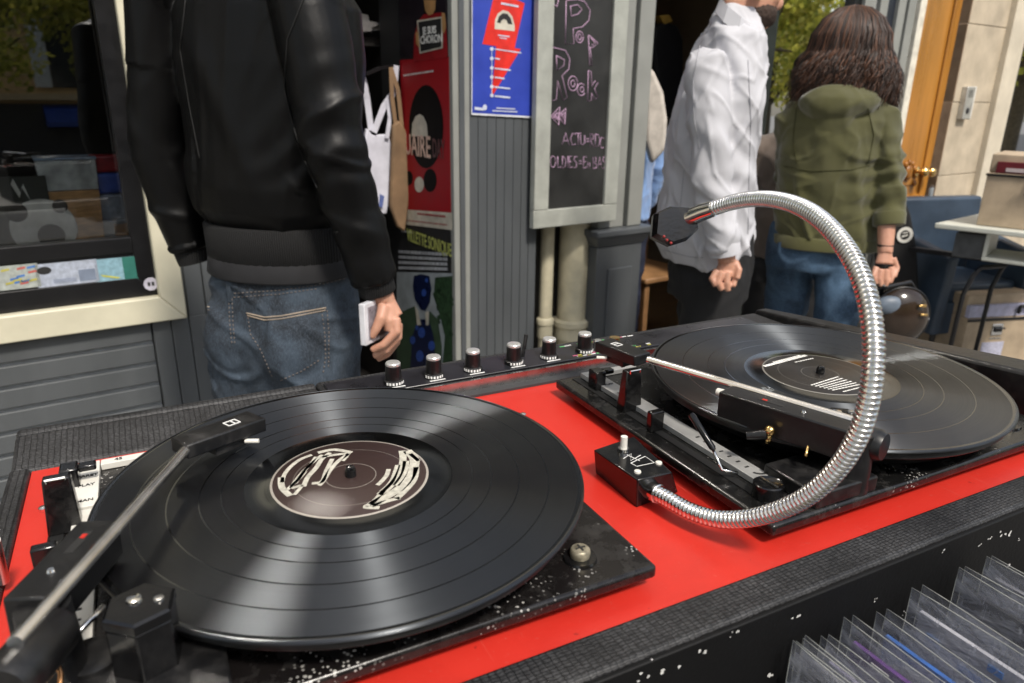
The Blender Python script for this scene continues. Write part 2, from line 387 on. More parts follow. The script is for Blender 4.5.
# ---- tonearms, built in the turntable's own frame
def arm(t,A,B,shell_dir,shell_from,shell_len,side,hb,blk0,blk1,near):
    A=Vector(A);Bv=Vector(B); d=(Bv-A).normalized(); up=Vector((0,0,1)); sd=d.cross(up).normalized(); upn=sd.cross(d)
    n=12
    b=MB(); b.tube([A,A.lerp(Bv,.5),Bv],.0033,20); tb_=b.obj('tonearm',mat('satin_chrome',(.92,.91,.9),.22,1,var=.1,scale=60),t)
    # bearing sleeve round the rear of the tube
    b=MB(); uo=-upn*.0125; b.tube([A-d*.012+uo,A-d*.008+uo,A+d*.024+uo,A+d*.028+uo],[.0095,.0115,.0115,.009],28); bs=b.obj('bearing_sleeve',BLK,tb_)
    if False:
        b=MB(); b.tube([A-d*.045,A-d*.043,A-d*.018,A-d*.016],[.012,.014,.014,.012],28); b.tube([A-d*.018,A],[.005,.005],16); b.obj('counterweight',BLK,tb_)
    # cueing block beside the tube
    c0=A.lerp(Bv,blk0); c1=A.lerp(Bv,blk1); cc=(c0+c1)/2+sd*side
    b=MB(); b.obox(cc-upn*.010,d,sd,upn,(c1-c0).length/2,.010,hb); bk=b.obj('cue_block',BLK,t,bevel=.0012)
    b=MB(); b.obox(cc+d*.012+upn*(hb-.0102),d,sd,upn,.010,.0022,.0004); b.obj('slot',PRINTK,bk)
    b=MB(); b.obox(cc+d*.017+upn*(hb-.0098),d,sd,upn,.0018,.0011,.0004); b.obj('red_tab',RED,bk)
    b=MB(); cq=cc-d*.013+upn*(hb-.0102); b.tube([cq,cq+upn*.0014],[.002,.0014],14); b.obj('screw',CHR,bk)
    if not near:
        e=cc+d*((c1-c0).length/2)+upn*(-.004)+sd*.002
        b=MB(); b.tube([e,e+d*.008],[.0035,.003],14); b.obj('white_button',WPL,bk)
    # column that carries the block
    b=MB(); q=c0+sd*side*.5; b.cyl((q.x,q.y,-.0264),(q.x,q.y,q.z-.004),.013,.011,24); b.obj('pivot_column',BLK,t)
    # head shell
    sdv=Vector((math.cos(R(shell_dir)),math.sin(R(shell_dir)),-.03)).normalized(); sw=sdv.cross(up).normalized(); sn=sw.cross(sdv)
    if sn.z<0: sn=-sn
    s0=Vector(shell_from); hl=shell_len/2; ce=s0+sdv*hl
    b=MB(); w=.0105
    P=[]
    for z in (-.0055,.0045):
        for x,y in ((-hl,-w*.95),(hl,-w),(hl,w),(-hl,w*.9)): P.append(ce+sdv*x+sw*y+sn*z)
    b.hexa(P); sh=b.obj('head_shell',BLK,tb_,bevel=.0012)
    b=MB()
    for x,y,hx,hy in ((-.0080,0,.0004,.0034),(.0005,0,.0004,.0034),(-.0037,-.0034,.0045,.0004),(-.0037,.0034,.0045,.0004),(-.0030,0,.0004,.0034)):
        b.obox(ce+sdv*(x+hl*.45)+sw*y+sn*.0047,sdv,sw,sn,hx,hy,.0002)
    b.obj('shell_mark',mat('white_print',(.8,.8,.78),.5),sh)
    b=MB(); b.obox(ce+sdv*(hl*.1)-sn*.0085,sdv,sw,sn,.011,.007,.003); b.obj('cartridge',BLK,sh)
    b=MB(); g=ce+sdv*(hl*.45)+sw*(.008 if near else -.008)-sn*.008; b.tube([g,g+sw*(.007 if near else -.007)+sdv*.006],.0016,10); b.obj('finger_lift',WPL,sh)
    return tb_,d,sd,upn,A
armL=arm(ttL,(-.1655,-.1215,.028),(-.0925,.048,.018),27,(-.0965,.0515,.018),.058,-.0125,.010,.16,.52,True)
armR=arm(ttR,(-.0955,-.122,.021),(-.1475,.060,.0165),98,(-.1505,.064,.0165),.052,-.0145,.0115,.02,.55,False)
# hexagonal anti-skate tower, brass pin and wires
def tower(t,c,h,r=.0155):
    b=MB(); c=Vector(c); b.tube([(c.x,c.y,-.0262),(c.x,c.y,h-.006)],[r,r],6,ph=R(20)); tw=b.obj('hex_tower',BLKG,t,smooth=30,bevel=.0008)
    b=MB(); b.tube([(c.x,c.y,h-.0055),(c.x,c.y,h-.001),(c.x,c.y,h)],[r*1.03,r*1.03,r*.94],6,ph=R(20)); cpx=b.obj('tower_cap',BLKG,tw,smooth=30)
    b=MB(); b.lathe([(.0036,h),(.0032,h+.0012),(.001,h+.0016)],(c.x-.002,c.y+.003,0),14); b.obj('screw',CHR,tw)
    b=MB(); b.lathe([(.0024,h),(.0022,h+.001),(.001,h+.0012)],(c.x+.008,c.y-.001,0),14); b.obj('screw',STEEL,tw)
tower(ttL,(-.1225,-.1,0),.0165)
tower(ttR,(-.080,-.088,0),.0130,.0125)
def wires(t,base,flip=1):
    x,y,z=base
    b=MB(); b.ball((x,y,z+.006),.0042,14,10); b.cyl((x,y,z-.004),(x,y,z+.004),.0022); b.obj('brass_pin',GOLD,t,smooth=1)
    b=MB(); pts=[]
    for k in range(14):
        a=k/13; pts.append((x+.010*flip+.010*math.sin(a*3.4)*flip,y-.004-.024*a,z+.006-.010*a+.006*math.sin(a*3)))
    b.tube(pts,.0011,8); b.obj('signal_wire',GOLD,t,smooth=1)
    b=MB(); b.tube([(x-.012,y+.010,z),(x-.002,y+.001,z+.003)],[.003,.004],12); b.obj('pin_holder',BLK,t)
wires(ttR,(-.140,-.076,.000))
b=MB(); b.tube([(-.168,-.088,-.012),(-.150,-.094,.004),(-.138,-.083,.008)],.0013,10); b.obj('chrome_link',CHR,ttL,smooth=1)
b=MB(); b.lathe([(.0145,-.0262),(.0145,-.018),(.013,-.0172),(.013,-.012),(.011,-.011)],(-.1465,-.089,0),32); b.obj('lift_collar',BLK,ttL)
b=MB(); pts=[(-.158+.003*math.sin(k*.7),-.105-.003*k,.004-.0022*k) for k in range(9)]; b.tube(pts,.0011,8); b.obj('signal_wire',mat('copper',(.7,.35,.15),.3,1),ttL,smooth=1)
b=MB(); b.lathe([(.017,-.0143),(.017,-.0130)],(-.169,-.111,0),28); b.obj('dial_plate',WPL,ttL)
# raised cue lever (right): black sleeve on a bent wire
q0=W2D(at_z(738,473,ZR-.0215))-Vector((.429,0,0)); q1=W2D(at_z(722,470,ZR-.020))-Vector((.429,0,0))
q2=W2D(at_z(712,447,ZR-.006))-Vector((.429,0,0)); q3=W2D(at_z(691,414,ZR+.012))-Vector((.429,0,0))
b=MB(); b.tube([q0,q1.lerp(q0,.25),q1,q1.lerp(q2,.3),q2],.0011,10); cl=b.obj('cue_lever',CHR,ttR,smooth=1)
b=MB(); b.tube([q2-(q3-q2)*.1,q2,q3.lerp(q2,.05),q3],[.0016,.0024,.0026,.002],14); b.obj('lever_sleeve',BLKG,cl)
# rod at the very left edge
b=MB(); b.cyl((-.198,.03,-.0355),(-.196,.022,-.004),.0032); b.obj('side_rod',STEEL,ttL)
# ---- records
ANROT=0.25
def vinyl(name,gaps,tint=(.004,.004,.0045),rough=.41):
    m,nt,b=newmat(name)
    tc=nt.nodes.new('ShaderNodeTexCoord'); sep=nt.nodes.new('ShaderNodeSeparateXYZ'); nt.links.new(tc.outputs['Object'],sep.inputs[0])
    r=mth(nt,'SQRT',mth(nt,'ADD',mth(nt,'MULTIPLY',sep.outputs[0],sep.outputs[0]),mth(nt,'MULTIPLY',sep.outputs[1],sep.outputs[1])))
    g=None
    for gr,wd in gaps:
        k=mth(nt,'LESS_THAN',mth(nt,'ABSOLUTE',mth(nt,'SUBTRACT',r,gr)),wd)
        g=k if g is None else mth(nt,'MAXIMUM',g,k)
    inner=mth(nt,'LESS_THAN',r,.0655); g=mth(nt,'MAXIMUM',g,inner)
    # ring noise (1-D in radius)
    cx=nt.nodes.new('ShaderNodeCombineXYZ'); nt.links.new(r,cx.inputs[0])
    n1=noisetex(nt,cx.outputs[0],900,3,.7); n2=noisetex(nt,cx.outputs[0],120,2)
    rr=mth(nt,'ADD',mth(nt,'ADD',mth(nt,'MULTIPLY',n1,.16),mth(nt,'MULTIPLY',n2,.14)),rough-.13)
    rr=mth(nt,'ADD',rr,mth(nt,'MULTIPLY',g,-.30))
    nt.links.new(rr,b.inputs['Roughness'])
    dn=noisetex(nt,coords(nt),45,6,.75)
    dirt=ramp(nt,dn,[(.5,0.0),(.85,.12)])
    c=mixcol(nt,g,tint,(.003,.003,.003)); c=mixcol(nt,dirt,c,(.04,.04,.038))
    nt.links.new(c,b.inputs['Base Color'])
    an=mth(nt,'MULTIPLY',mth(nt,'SUBTRACT',1.0,g),1.0); nt.links.new(an,b.inputs['Anisotropic'])
    tg=nt.nodes.new('ShaderNodeTangent'); tg.direction_type='RADIAL'; tg.axis='Z'; nt.links.new(tg.outputs[0],b.inputs['Tangent'])
    b.inputs['Anisotropic Rotation'].default_value=ANROT
    b.inputs['Specular IOR Level'].default_value=1.0; b.inputs['Specular Tint'].default_value=(.82,.9,1,1); b.inputs['Coat Weight'].default_value=.22; b.inputs['Coat Roughness'].default_value=.09; b.inputs['Coat IOR'].default_value=1.45  # specular tint puts a cool bluish sheen into the neutral vinyl
    # faint groove relief
    bump(nt,b,mth(nt,'ADD',n1,mth(nt,'MULTIPLY',g,.5)),.05,.0003)
    return m
def make_record(loc,name,label,m,lab_m,rot=0,seed=1):
    r=empty('vinyl_record',loc,rot,label,'record')
    rnd=random.Random(seed)
    b=MB(); n=192
    b.lathe([(.1492,-.0018),(.1505,-.0012),(.1505,-.0002),(.1495,.0004),(.147,0),(.0655,-.0001),(.053,-.0001),(.0512,.0003),(.0035,.0003)],n=n); d=b.obj('disc',m,r,smooth=60)
    b=MB(); b.lathe([(.0500,.0004),(.0497,.00065),(.0035,.00065)],n=96); l=b.obj('record_label',lab_m,r,smooth=60)
    return r,l
V1=vinyl('vinyl_left',[(.1475,.0013),(.128,.00045),(.109,.00045),(.091,.00045),(.0785,.0004)])
V2=vinyl('vinyl_right',[(.1475,.0013),(.121,.0004),(.098,.0004),(.083,.0004)],tint=(.005,.0045,.004))
def label_mat(name,c,ringc):
    m,nt,b=newmat(name); tc=nt.nodes.new('ShaderNodeTexCoord'); sep=nt.nodes.new('ShaderNodeSeparateXYZ'); nt.links.new(tc.outputs['Object'],sep.inputs[0])
    r=mth(nt,'SQRT',mth(nt,'ADD',mth(nt,'MULTIPLY',sep.outputs[0],sep.outputs[0]),mth(nt,'MULTIPLY',sep.outputs[1],sep.outputs[1])))
    k=mth(nt,'GREATER_THAN',r,.0485); g=mth(nt,'LESS_THAN',mth(nt,'ABSOLUTE',mth(nt,'SUBTRACT',r,.016)),.0003); g2=mth(nt,'LESS_THAN',mth(nt,'ABSOLUTE',mth(nt,'SUBTRACT',r,.036)),.0002)
    cc=mixcol(nt,k,c,ringc); cc=mixcol(nt,mth(nt,'MULTIPLY',mth(nt,'MAXIMUM',g,g2),.5),cc,ringc)
    nt.links.new(cc,b.inputs['Base Color']); b.inputs['Roughness'].default_value=.38; return m
rec1,lab1=make_record(DL+Vector((0,0,.0)),'r','black vinyl record with brown scribbled label, lying under the lowered tonearm',V1,label_mat('label_brown',(.035,.02,.018),(.35,.32,.28)))
rec2,lab2=make_record(DR+Vector((0,0,.0)),'r','black vinyl record with neat white printed label text behind the gooseneck',V2,label_mat('label_black',(.018,.015,.013),(.2,.19,.17)))
# label scribbles, traced on the label plane
CREAM=mat('label_print_cream',(.5,.48,.41),.5,var=.3,scale=300)
def ribbon(b,pts,w,z):
    pts=[Vector(p) for p in pts]
    L=[];Rr=[]
    for i,p in enumerate(pts):
        t=(pts[min(i+1,len(pts)-1)]-pts[max(i-1,0)]); t=Vector((t.x,t.y,0)).normalized(); nn=Vector((-t.y,t.x,0))
        ww=w[i] if isinstance(w,(list,tuple)) else w
        L.append(b.v((p.x+nn.x*ww,p.y+nn.y*ww,z))); Rr.append(b.v((p.x-nn.x*ww,p.y-nn.y*ww,z)))
    for i in range(len(pts)-1): b.bm.faces.new([L[i],L[i+1],Rr[i+1],Rr[i]])
def onlab(X,Y,rec,org=(240,420),s=4.876):
    P=at_z(org[0]+X/s,org[1]+Y/s,ZR+.0007); return P-rec.location
b=MB()
S=[([(350,170),(290,195),(240,235),(215,270),(205,305)],1.1),([(200,280),(205,330),(245,370)],1.6),([(265,365),(300,320),(250,330),(300,260),(345,215),(370,180)],1.0),
 ([(310,325),(330,280),(370,235),(400,190),(440,160)],1.3),([(380,160),(460,145),(545,160)],1.4),([(400,180),(520,165),(500,200)],1.1),([(350,310),(400,300),(420,250),(450,190)],1.2),([(385,320),(405,300),(440,245),(480,200),(530,165)],1.2),
 ([(270,310),(330,230),(400,170)],1.0),([(230,340),(285,290),(320,250)],1.0),
 ([(725,240),(715,270),(690,300),(670,318)],1.2),
 ([(790,150),(795,190),(785,240),(760,290),(720,335),(680,365)],1.9),([(815,150),(850,190),(845,240),(820,290),(770,340),(700,380),(640,415)],2.6),([(830,165),(872,200)],1.2),([(770,220),(740,300),(690,350)],1.4),
 ([(700,345),(650,400),(610,425),(680,428)],1.3),([(780,380),(720,395),(640,420)],1.3),([(860,230),(850,290),(800,350),(760,385)],1.6),([(810,200),(800,260),(760,320)],1.8)]
for pts,w in S:
    q=[onlab(x,y,rec1) for x,y in pts]
    # smooth subdivide
    qq=[]
    for i in range(len(q)-1):
        for k in range(4):
            t=k/4; p0=q[max(i-1,0)];p1=q[i];p2=q[i+1];p3=q[min(i+2,len(q)-1)]
            qq.append(.5*((2*p1)+(p2-p0)*t+(2*p0-5*p1+4*p2-p3)*t*t+(3*p1-p0-3*p2+p3)*t**3))
    qq.append(q[-1]); ribbon(b,qq,w*.00125,.0008)
b.obj('label_scribble',CREAM,lab1,smooth=None)
# right label: heading blocks and five text lines, turned with the disc
b=MB(); 
def lab2bar(p,q,w,seed):
    rr=random.Random(seed); a=W2D(at_z(*p,ZR))-Vector((.429,0,0)); c=W2D(at_z(*q,ZR))-Vector((.429,0,0))
    P=Vector((a.x*c_-a.y*s_,a.x*s_+a.y*c_,0)); Q=Vector((c.x*c_-c.y*s_,c.x*s_+c.y*c_,0)); L=(Q-P).length; d=(Q-P)/L; x=0
    while x<L:
        l=min(rr.uniform(.0015,.0035) if w<.0011 else rr.uniform(.002,.004),L-x); ribbon(b,[P+d*x,P+d*(x+l)],w,.0008); x+=l+rr.uniform(.0004,.0008)
lab2bar((764,367),(806,356),.0019,1); lab2bar((773,363),(800,356),.0010,8); lab2bar((795,363),(813,359),.0008,2)
for k in range(6):
    lab2bar((811+k*4.2,386+k*1.0),(838+k*4.5,377.5+k*1.5),.00075,10+k)
lab2bar((843,392.5),(861,388),.0008,31)
b.obj('label_text',mat('label_print_white',(.8,.79,.75),.5),lab2,smooth=None)
# ---- gooseneck lamp
MICB=D2W(.2,-.03,-.0428)
gl=empty('gooseneck_lamp',MICB,TH,'chrome gooseneck lamp with black faceted head rising from a small black switch box','lamp')
def Lc(P):  # world -> local of lamp
    d=P-MICB; return Vector((d.x*c_+d.y*s_,-d.x*s_+d.y*c_,d.z))
def Ld(u,v,z): return Vector((u-.2,v+.03,z+.0428))
b=MB(); b.hexa([Ld(.189,-.056,-.0428),Ld(.230,-.052,-.0428),Ld(.233,.004,-.0428),Ld(.190,-.001,-.0428),Ld(.188,-.056,-.02),Ld(.217,-.058,-.02),Ld(.227,.002,-.02),Ld(.185,-.004,-.02)])
bx=b.obj('switch_box',BLKG,gl,bevel=.001)
b=MB(); p=Ld(.2040,-.016,-.02); b.cyl(p,p+Vector((0,0,.003)),.0045,.0042,20); sbn=b.obj('switch_collar',CHR,bx)
b=MB(); b.cyl(p+Vector((0,0,.003)),p+Vector((0,0,.0125)),.0028,.0026,16); b.obj('toggle',WPL,sbn)
for (u,v) in ((.1945,-.047),(.2165,-.043)):
    p=Ld(u,v,-.02); b=MB(); b.lathe([(.0026,p.z),(.0024,p.z+.0012),(.001,p.z+.0016)],(p.x,p.y,0),14); b.obj('screw',WPL,bx)
b=MB()
def scr(pts,w=.0004):
    ribbon(b,[Ld(u,v,0) for u,v in pts],w,Ld(0,0,-.0197).z)
scr([(.197,-.026),(.207,-.022),(.2,-.031),(.212,-.027)]); scr([(.198,-.034),(.214,-.030),(.214,-.041),(.199,-.040),(.198,-.034)]); scr([(.203,-.022),(.206,-.034)])
b.obj('etched_marks',mat('white_print',(.8,.8,.78),.5),bx,smooth=None)
neck=[(650,490,.520),(668,499,.505),(690,511,.49),(718,519,.475),(750,518,.458),(782,509,.44),(812,493,.422),(838,468,.405),(857,438,.392),(868,405,.384),(873,370,.38),(873,335,.382),(868,300,.389),(858,270,.40),(842,243,.418),(822,221,.44),(800,207,.466),(776,200,.494),(752,199,.522),(730,203,.548),(712,209,.565)]
def catmull(P,n):
    out=[]
    for i in range(len(P)-1):
        p0=P[max(i-1,0)];p1=P[i];p2=P[i+1];p3=P[min(i+2,len(P)-1)]
        for k in range(n):
            t=k/n; out.append(.5*((2*p1)+(p2-p0)*t+(2*p0-5*p1+4*p2-p3)*t*t+(3*p1-p0-3*p2+p3)*t**3))
    out.append(P[-1]); return out
NP=catmull([at_D(x,y,d) for x,y,d in neck],12)
# resample by arc length with ribs
Ls=[0]
for a,c in zip(NP,NP[1:]): Ls.append(Ls[-1]+(c-a).length)
tot=Ls[-1]; pitch=.0031; sub=8; n=int(tot/pitch*sub)
pts=[];rad=[];j=0
for i in range(n+1):
    s=tot*i/n
    while j<len(Ls)-2 and Ls[j+1]<s: j+=1
    t=(s-Ls[j])/(Ls[j+1]-Ls[j]); pts.append(Lc(NP[j].lerp(NP[j+1],t)))
    ph=i%sub
    rad.append((.0044,.0053,.0058,.0059,.0059,.0058,.0057,.0051)[ph])
for i in range(0,3): rad[i]=.0064
b=MB(); b.tube(pts,rad,28); b.obj('flexible_neck',mat('neck_chrome',(.78,.77,.74),.14,1,var=.15,scale=150),gl,smooth=1)
p0,p1=pts[0],pts[8]; b=MB(); dd=(p1-p0).normalized(); b.tube([p0-dd*.004,p0,p0+dd*.009,p0+dd*.0095],[.0070,.0072,.0072,.0066],24); b.obj('neck_ferrule',CHR,gl)
# sleeve & head
hs=[Lc(at_D(x,y,d)) for x,y,d in ((714,208.5,.563),(703,212,.572),(690,217.5,.583))]
b=MB(); b.tube(hs,[.0062,.0068,.0072],24); b.obj('neck_sleeve',CHR,gl)
hp=[(653.5,214),(670,206.5),(688.6,207.5),(693,212),(698.6,229),(686,241),(670,246),(651.5,237)]
Fc=Vector((Fw.x*c_+Fw.y*s_,-Fw.x*s_+Fw.y*c_,Fw.z))
front=[Lc(at_D(x,y,.588)) for x,y in hp]
cen=sum(front,Vector())/8
b=MB()
fr2=[cen+(p-cen)*.86-Fc*.009 for p in front]; bk=[cen+(p-cen)*.96+Fc*.012 for p in front]; bk2=[cen+(p-cen)*.8+Fc*.019 for p in front]
rings=[[b.v(p) for p in q] for q in (fr2,front,bk,bk2)]; b.skin(rings)
hd=b.obj('lamp_head',BLKG,gl,smooth=None)
b=MB(); rr=[cen+(p-cen)*.5-Fc*.0095-Vector((0,0,.004)) for p in front]; r2=[p+Fc*.0008 for p in rr]
b.skin([[b.v(p) for p in q] for q in (rr,r2)]); b.obj('head_reflection',mat('red_reflection_tone',(.07,.008,.01),.25),hd,smooth=None)  # red reflection under the head, put into the colour of an added plate
b=MB()
for (x,y) in ((667,240),(671,243),(664,236.5)):
    p=Lc(at_D(x,y,.5785)); b.ball(p,.0012,8,6)
b.obj('red_glints',mat('red_glint_tone',(.35,.03,.03),.3),hd,smooth=1)  # small red reflections under the head, added as coloured beads
# ---- record bin in front of the console
bn=empty('record_bin',D2W(.33,-.36,-.34),TH,'open record bin standing in front of the console, full of sleeves','record bin')
WOODB=mat('bin_board',(.03,.028,.027),.6)
b=MB(); b.box(-.2,.3,-.165,.148,0,.012); b.obj('bin_floor',WOODB,bn)
for a in ((-.212,-.2,-.165,.148,0,.16),(.3,.312,-.165,.148,0,.16),(-.2,.3,-.165,-.153,.0125,.16),(-.2,.3,.14,.148,.0125,.2)):
    b=MB(); b.box(*a); b.obj('bin_side',WOODB,bn,bevel=.001)
def plastic_film():
    m,nt,b=newmat('clear_polythene'); v=coords(nt)
    b.inputs['Base Color'].default_value=(.55,.56,.62,1); b.inputs['Roughness'].default_value=.12
    n=noisetex(nt,coords(nt,(1,1,2.5)),22,5,.65,.6); bump(nt,b,n,1.0,.008)
    n9=noisetex(nt,coords(nt,(1,1.6,.5)),60,4,.7,1.5); f=mth(nt,'ADD',ramp(nt,n,[(.36,.16),(.5,.36),(.68,.75)]),ramp(nt,n9,[(.55,0.0),(.7,.4)]))  # crumple highlights put into the opacity as whiter streaks
    nt.links.new(f,b.inputs['Alpha']); b.inputs['Specular IOR Level'].default_value=.9
    return m
FILM=plastic_film()
CARDS=[('dark_violet_card',(.09,.03,.16)),('pale_lilac_card',(.35,.33,.45)),('black_card',(.015,.015,.018)),('white_card',(.42,.42,.46)),('blue_card',(.03,.12,.4)),('grey_card',(.2,.2,.22))]
# u, ztop, tilt, card colour, label
SL=[(.2055,-.058,.02,2,'thin empty-looking clear sleeve at the left end of the record bin',2),
    (.2145,-.058,.03,5,'second clear sleeve from the left end of the bin, thin and grey',2),
    (.252,-.057,.05,0,'clear sleeve holding a violet cover printed with pale marks',7),
    (.2310,-.064,.04,1,'low clear sleeve over a pale lilac cover, left of the violet one',4),
    (.282,-.064,.05,4,'low clear sleeve over a blue cover, right of the violet one',5),
    (.315,-.057,.05,3,'broad crumpled clear sleeve with white cover edge and blue print',9),
    (.362,-.057,.06,2,'clear sleeve over a black cover, behind the crumpled wide one',6),
    (.392,-.058,.05,5,'clear sleeve at the right end of the record bin, cut by the frame',5)]
for i,(u,zt_,tl,ci,lb,wd) in enumerate(SL):
    root=empty('record_sleeve',D2W(u,-.1905,zt_-.315),TH,lb,'record sleeve','records in the front bin')
    H=.315; W=.31; nx,nz=22,22
    EDG=[]
    def sheet(off,amp,z1,seed,x1=0,bulge=0):
        b=MB(); g=[]
        for iz in range(nz+1):
            row=[]
            for ix in range(nx+1):
                y=-W*ix/nx+x1; z=z1*iz/nz
                w=noise.noise(Vector((y*7+seed,z*7,seed)))*amp*1.6*(.3+.7*iz/nz)+noise.noise(Vector((y*22+seed,z*16,seed)))*amp*.45
                x=off+w+tl*z*-0.25+bulge*math.sin(math.pi*ix/nx)
                # rounded upper corner rise
                row.append(b.v((x,y,z)))
            g.append(row)
        for iz in range(nz):
            for ix in range(nx): b.bm.faces.new([g[iz][ix],g[iz][ix+1],g[iz+1][ix+1],g[iz+1][ix]])
        edge=[r_[0].co.copy() for r_ in g]+[v_.co.copy() for v_ in g[-1][1:]]; EDG.append(edge)
        return b
    wd_=wd*.001
    sheet(-wd_/2-.0008,.0035,H,i*3.1,0,-.0015).obj('polythene_film',FILM,root,smooth=1)
    sheet(wd_/2+.0008,.004,H*.995,i*5.7+1,0,.002).obj('polythene_film',FILM,root,smooth=1)
    b=MB()
    for e_ in EDG: b.tube(e_,.00028,5)
    b.obj('edge_highlight',mat('film_highlight',(.35,.36,.34),.25,var=.3,scale=60),root,smooth=1)  # added pale tubes: light caught along the film edges, put into shape and colour
    nm,cc=CARDS[ci]
    b=MB(); 
    for q in range(max(1,wd//6)):
        x=-wd_/2+.002+q*.005; b.hexa([(x,-W+.004,0),(x+.003,-W+.004,0),(x+.003,-.006,0),(x,-.006,0)]+[(x-tl*.3*.25,-W+.004,H-.015),(x+.003-tl*.3*.25,-W+.004,H-.015),(x+.003-tl*.3*.25,-.006,H-.015),(x-tl*.3*.25,-.006,H-.015)])
    cd=b.obj('cover',mat(nm,cc,.4,scale=30,var=.4),root)
    if ci in (0,3,1,4):
        b=MB(); rr=random.Random(i)
        x=-wd_/2+.0016-tl*.29*.25
        for k in range(26):
            y=-.01-rr.random()*.28; z=H-.02-rr.random()*.05; l=rr.uniform(.004,.02)
            b.box(x-.0006,x-.0001,y-l,y,z,z+rr.uniform(.002,.006))
        b.obj('cover_print',mat(('print_pale','print_blue')[ci==3],((.6,.6,.6),(.03,.2,.6))[ci==3],.4),cd)
# ================================================================== STREET
F0=Vector((-1.43,1.93,0)); FA=R(34); fe=Vector((math.cos(FA),math.sin(FA),0)); fn=Vector((-math.sin(FA),math.cos(FA),0))
def F2W(s,w,z): return F0+fe*s+fn*w+Vector((0,0,z))
def W2F(P): d=P-F0; return Vector((d.dot(fe),d.dot(fn),P.z))
def fp(px,py,w=0):      # point of the facade plane seen there, in facade coordinates
    d=ray(px,py); return W2F(CAM+d*(((F0-CAM).dot(fn)+w)/d.dot(fn)))
def rp(px,py,s=1.4485):    # point of the door's return wall
    d=ray(px,py); return W2F(CAM+d*(((F0-CAM).dot(fe)+s)/d.dot(fe)))
def TF(s,w,z): return Matrix(((1,0,0,s),(0,0,-1,w),(0,1,0,z),(0,0,0,1)))
def TR(a,z,s=1.4465): return Matrix(((0,0,-1,s),(-1,0,0,a),(0,1,0,z),(0,0,0,1)))
# ---- ground, road
PAVE=mat('pavement_stone',(.19,.185,.175),.8,var=.3,scale=5,bmp=.3,bscale=60)
b=MB(); b.face([(-60,-60,0),(60,-60,0),(60,60,0),(-60,60,0)]); g=b.obj('pavement',PAVE); g['kind']='structure'
b=MB(); b.M=Matrix.Translation(F0)@Matrix.Rotation(FA,4,'Z'); b.box(-50,50,-13,-6.6,-.01,.004); g=b.obj('road',mat('asphalt',(.05,.05,.052),.85,bmp=.4,bscale=80)); g['kind']='structure'
# ---- materials
GREY=mat('slate_grey_paint',(.085,.092,.098),.42,var=.12,scale=8,bmp=.12,bscale=60,stretch=(1,1,.35))
GREYD=mat('slate_grey_paint_worn',(.09,.097,.102),.45,var=.2,scale=6,bmp=.15,bscale=50,stretch=(1,1,.3))
GREYL=mat('pale_grey_paint',(.27,.275,.255),.5,var=.12,scale=6)
CRM=mat('cream_paint',(.66,.62,.47),.45,var=.1,scale=9,bmp=.1,bscale=60)
CRM2=mat('cream_pipe_paint',(.70,.64,.46),.45,var=.18,scale=14,bmp=.25,bscale=50)
BKF=mat('black_frame_paint',(.006,.006,.007),.35,var=.2)
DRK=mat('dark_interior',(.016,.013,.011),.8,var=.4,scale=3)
DRK2=mat('warm_dark_interior',(.30,.25,.18),.8,var=.4,scale=2)
STONE=mat('limestone',(.50,.42,.31),.75,var=.22,scale=7,bmp=.3,bscale=50)
STONE2=mat('pale_limestone',(.62,.55,.43),.7,var=.15,scale=6,bmp=.2,bscale=50)
OCH=mat('ochre_varnished_wood',(.46,.2,.035),.3,var=.35,scale=9,bmp=.1,bscale=40,stretch=(1,1,.12),coat=.3)
def glassmat(name,refl,tint=(1,1,1)):
    m,nt,b=newmat(name); nt.nodes.remove(b); out=[n for n in nt.nodes if n.type=='OUTPUT_MATERIAL'][0]
    tr=nt.nodes.new('ShaderNodeBsdfTransparent'); tr.inputs[0].default_value=(*tint,1)
    gl_=nt.nodes.new('ShaderNodeBsdfGlossy'); gl_.inputs['Roughness'].default_value=.012
    fr=nt.nodes.new('ShaderNodeFresnel'); fr.inputs[0].default_value=1.5
    mx=nt.nodes.new('ShaderNodeMixShader'); nt.links.new(mth(nt,'ADD',fr.outputs[0],refl,True),mx.inputs[0]); nt.links.new(tr.outputs[0],mx.inputs[1]); nt.links.new(gl_.outputs[0],mx.inputs[2])
    nt.links.new(mx.outputs[0],out.inputs[0]); return m
GLS=glassmat('shop_glass',.10,(.92,.94,.94)); GLR=glassmat('mirroring_glass',.9,(.3,.3,.3))
def shop(name,label,cat): return empty(name,F0,FA,label,cat)
rs=shop('record_shop','slate grey shop front with cream framed display window and boarded base','shop front')
def fo(b,name,m,parent=rs,**k): return b.obj(name,m,parent,**k)
# boarded base
b=MB(); z=.765; 
while z>0.02:
    z0=max(0,z-.069); b.hexa([(-2.4,0,z0+.008),(.372,0,z0+.008),(.372,.03,z0+.008),(-2.4,.03,z0+.008),(-2.4,0,z-.004),(.372,0,z-.004),(.372,.03,z-.004),(-2.4,.03,z-.004)]); z=z0
fo(b,'board_panel',GREYD,bevel=.003)
b=MB(); b.box(-2.4,.372,.012,.05,0,.765); fo(b,'backing_board',mat('groove_highlight',(.30,.32,.34),.5))  # pale behind the gaps: highlights on the board ledges put into the colour
def slats(b,s0,s1,n,z0,z1,w0=0.0,w1=.03,gap=.003):
    st=(s1-s0)/n
    for k in range(n): b.box(s0+st*k+gap/2,s0+st*(k+1)-gap/2,w0,w1,z0,z1)
b=MB(); slats(b,.376,.70,6,0,.765); fo(b,'slat_panel',GREYD,bevel=.002)
b=MB(); slats(b,.485,.70,4,.765,2.6); fo(b,'slat_panel',GREYD,bevel=.002)
b=MB(); b.box(.376,.70,.012,.06,0,2.6); fo(b,'backing_board',GREY)
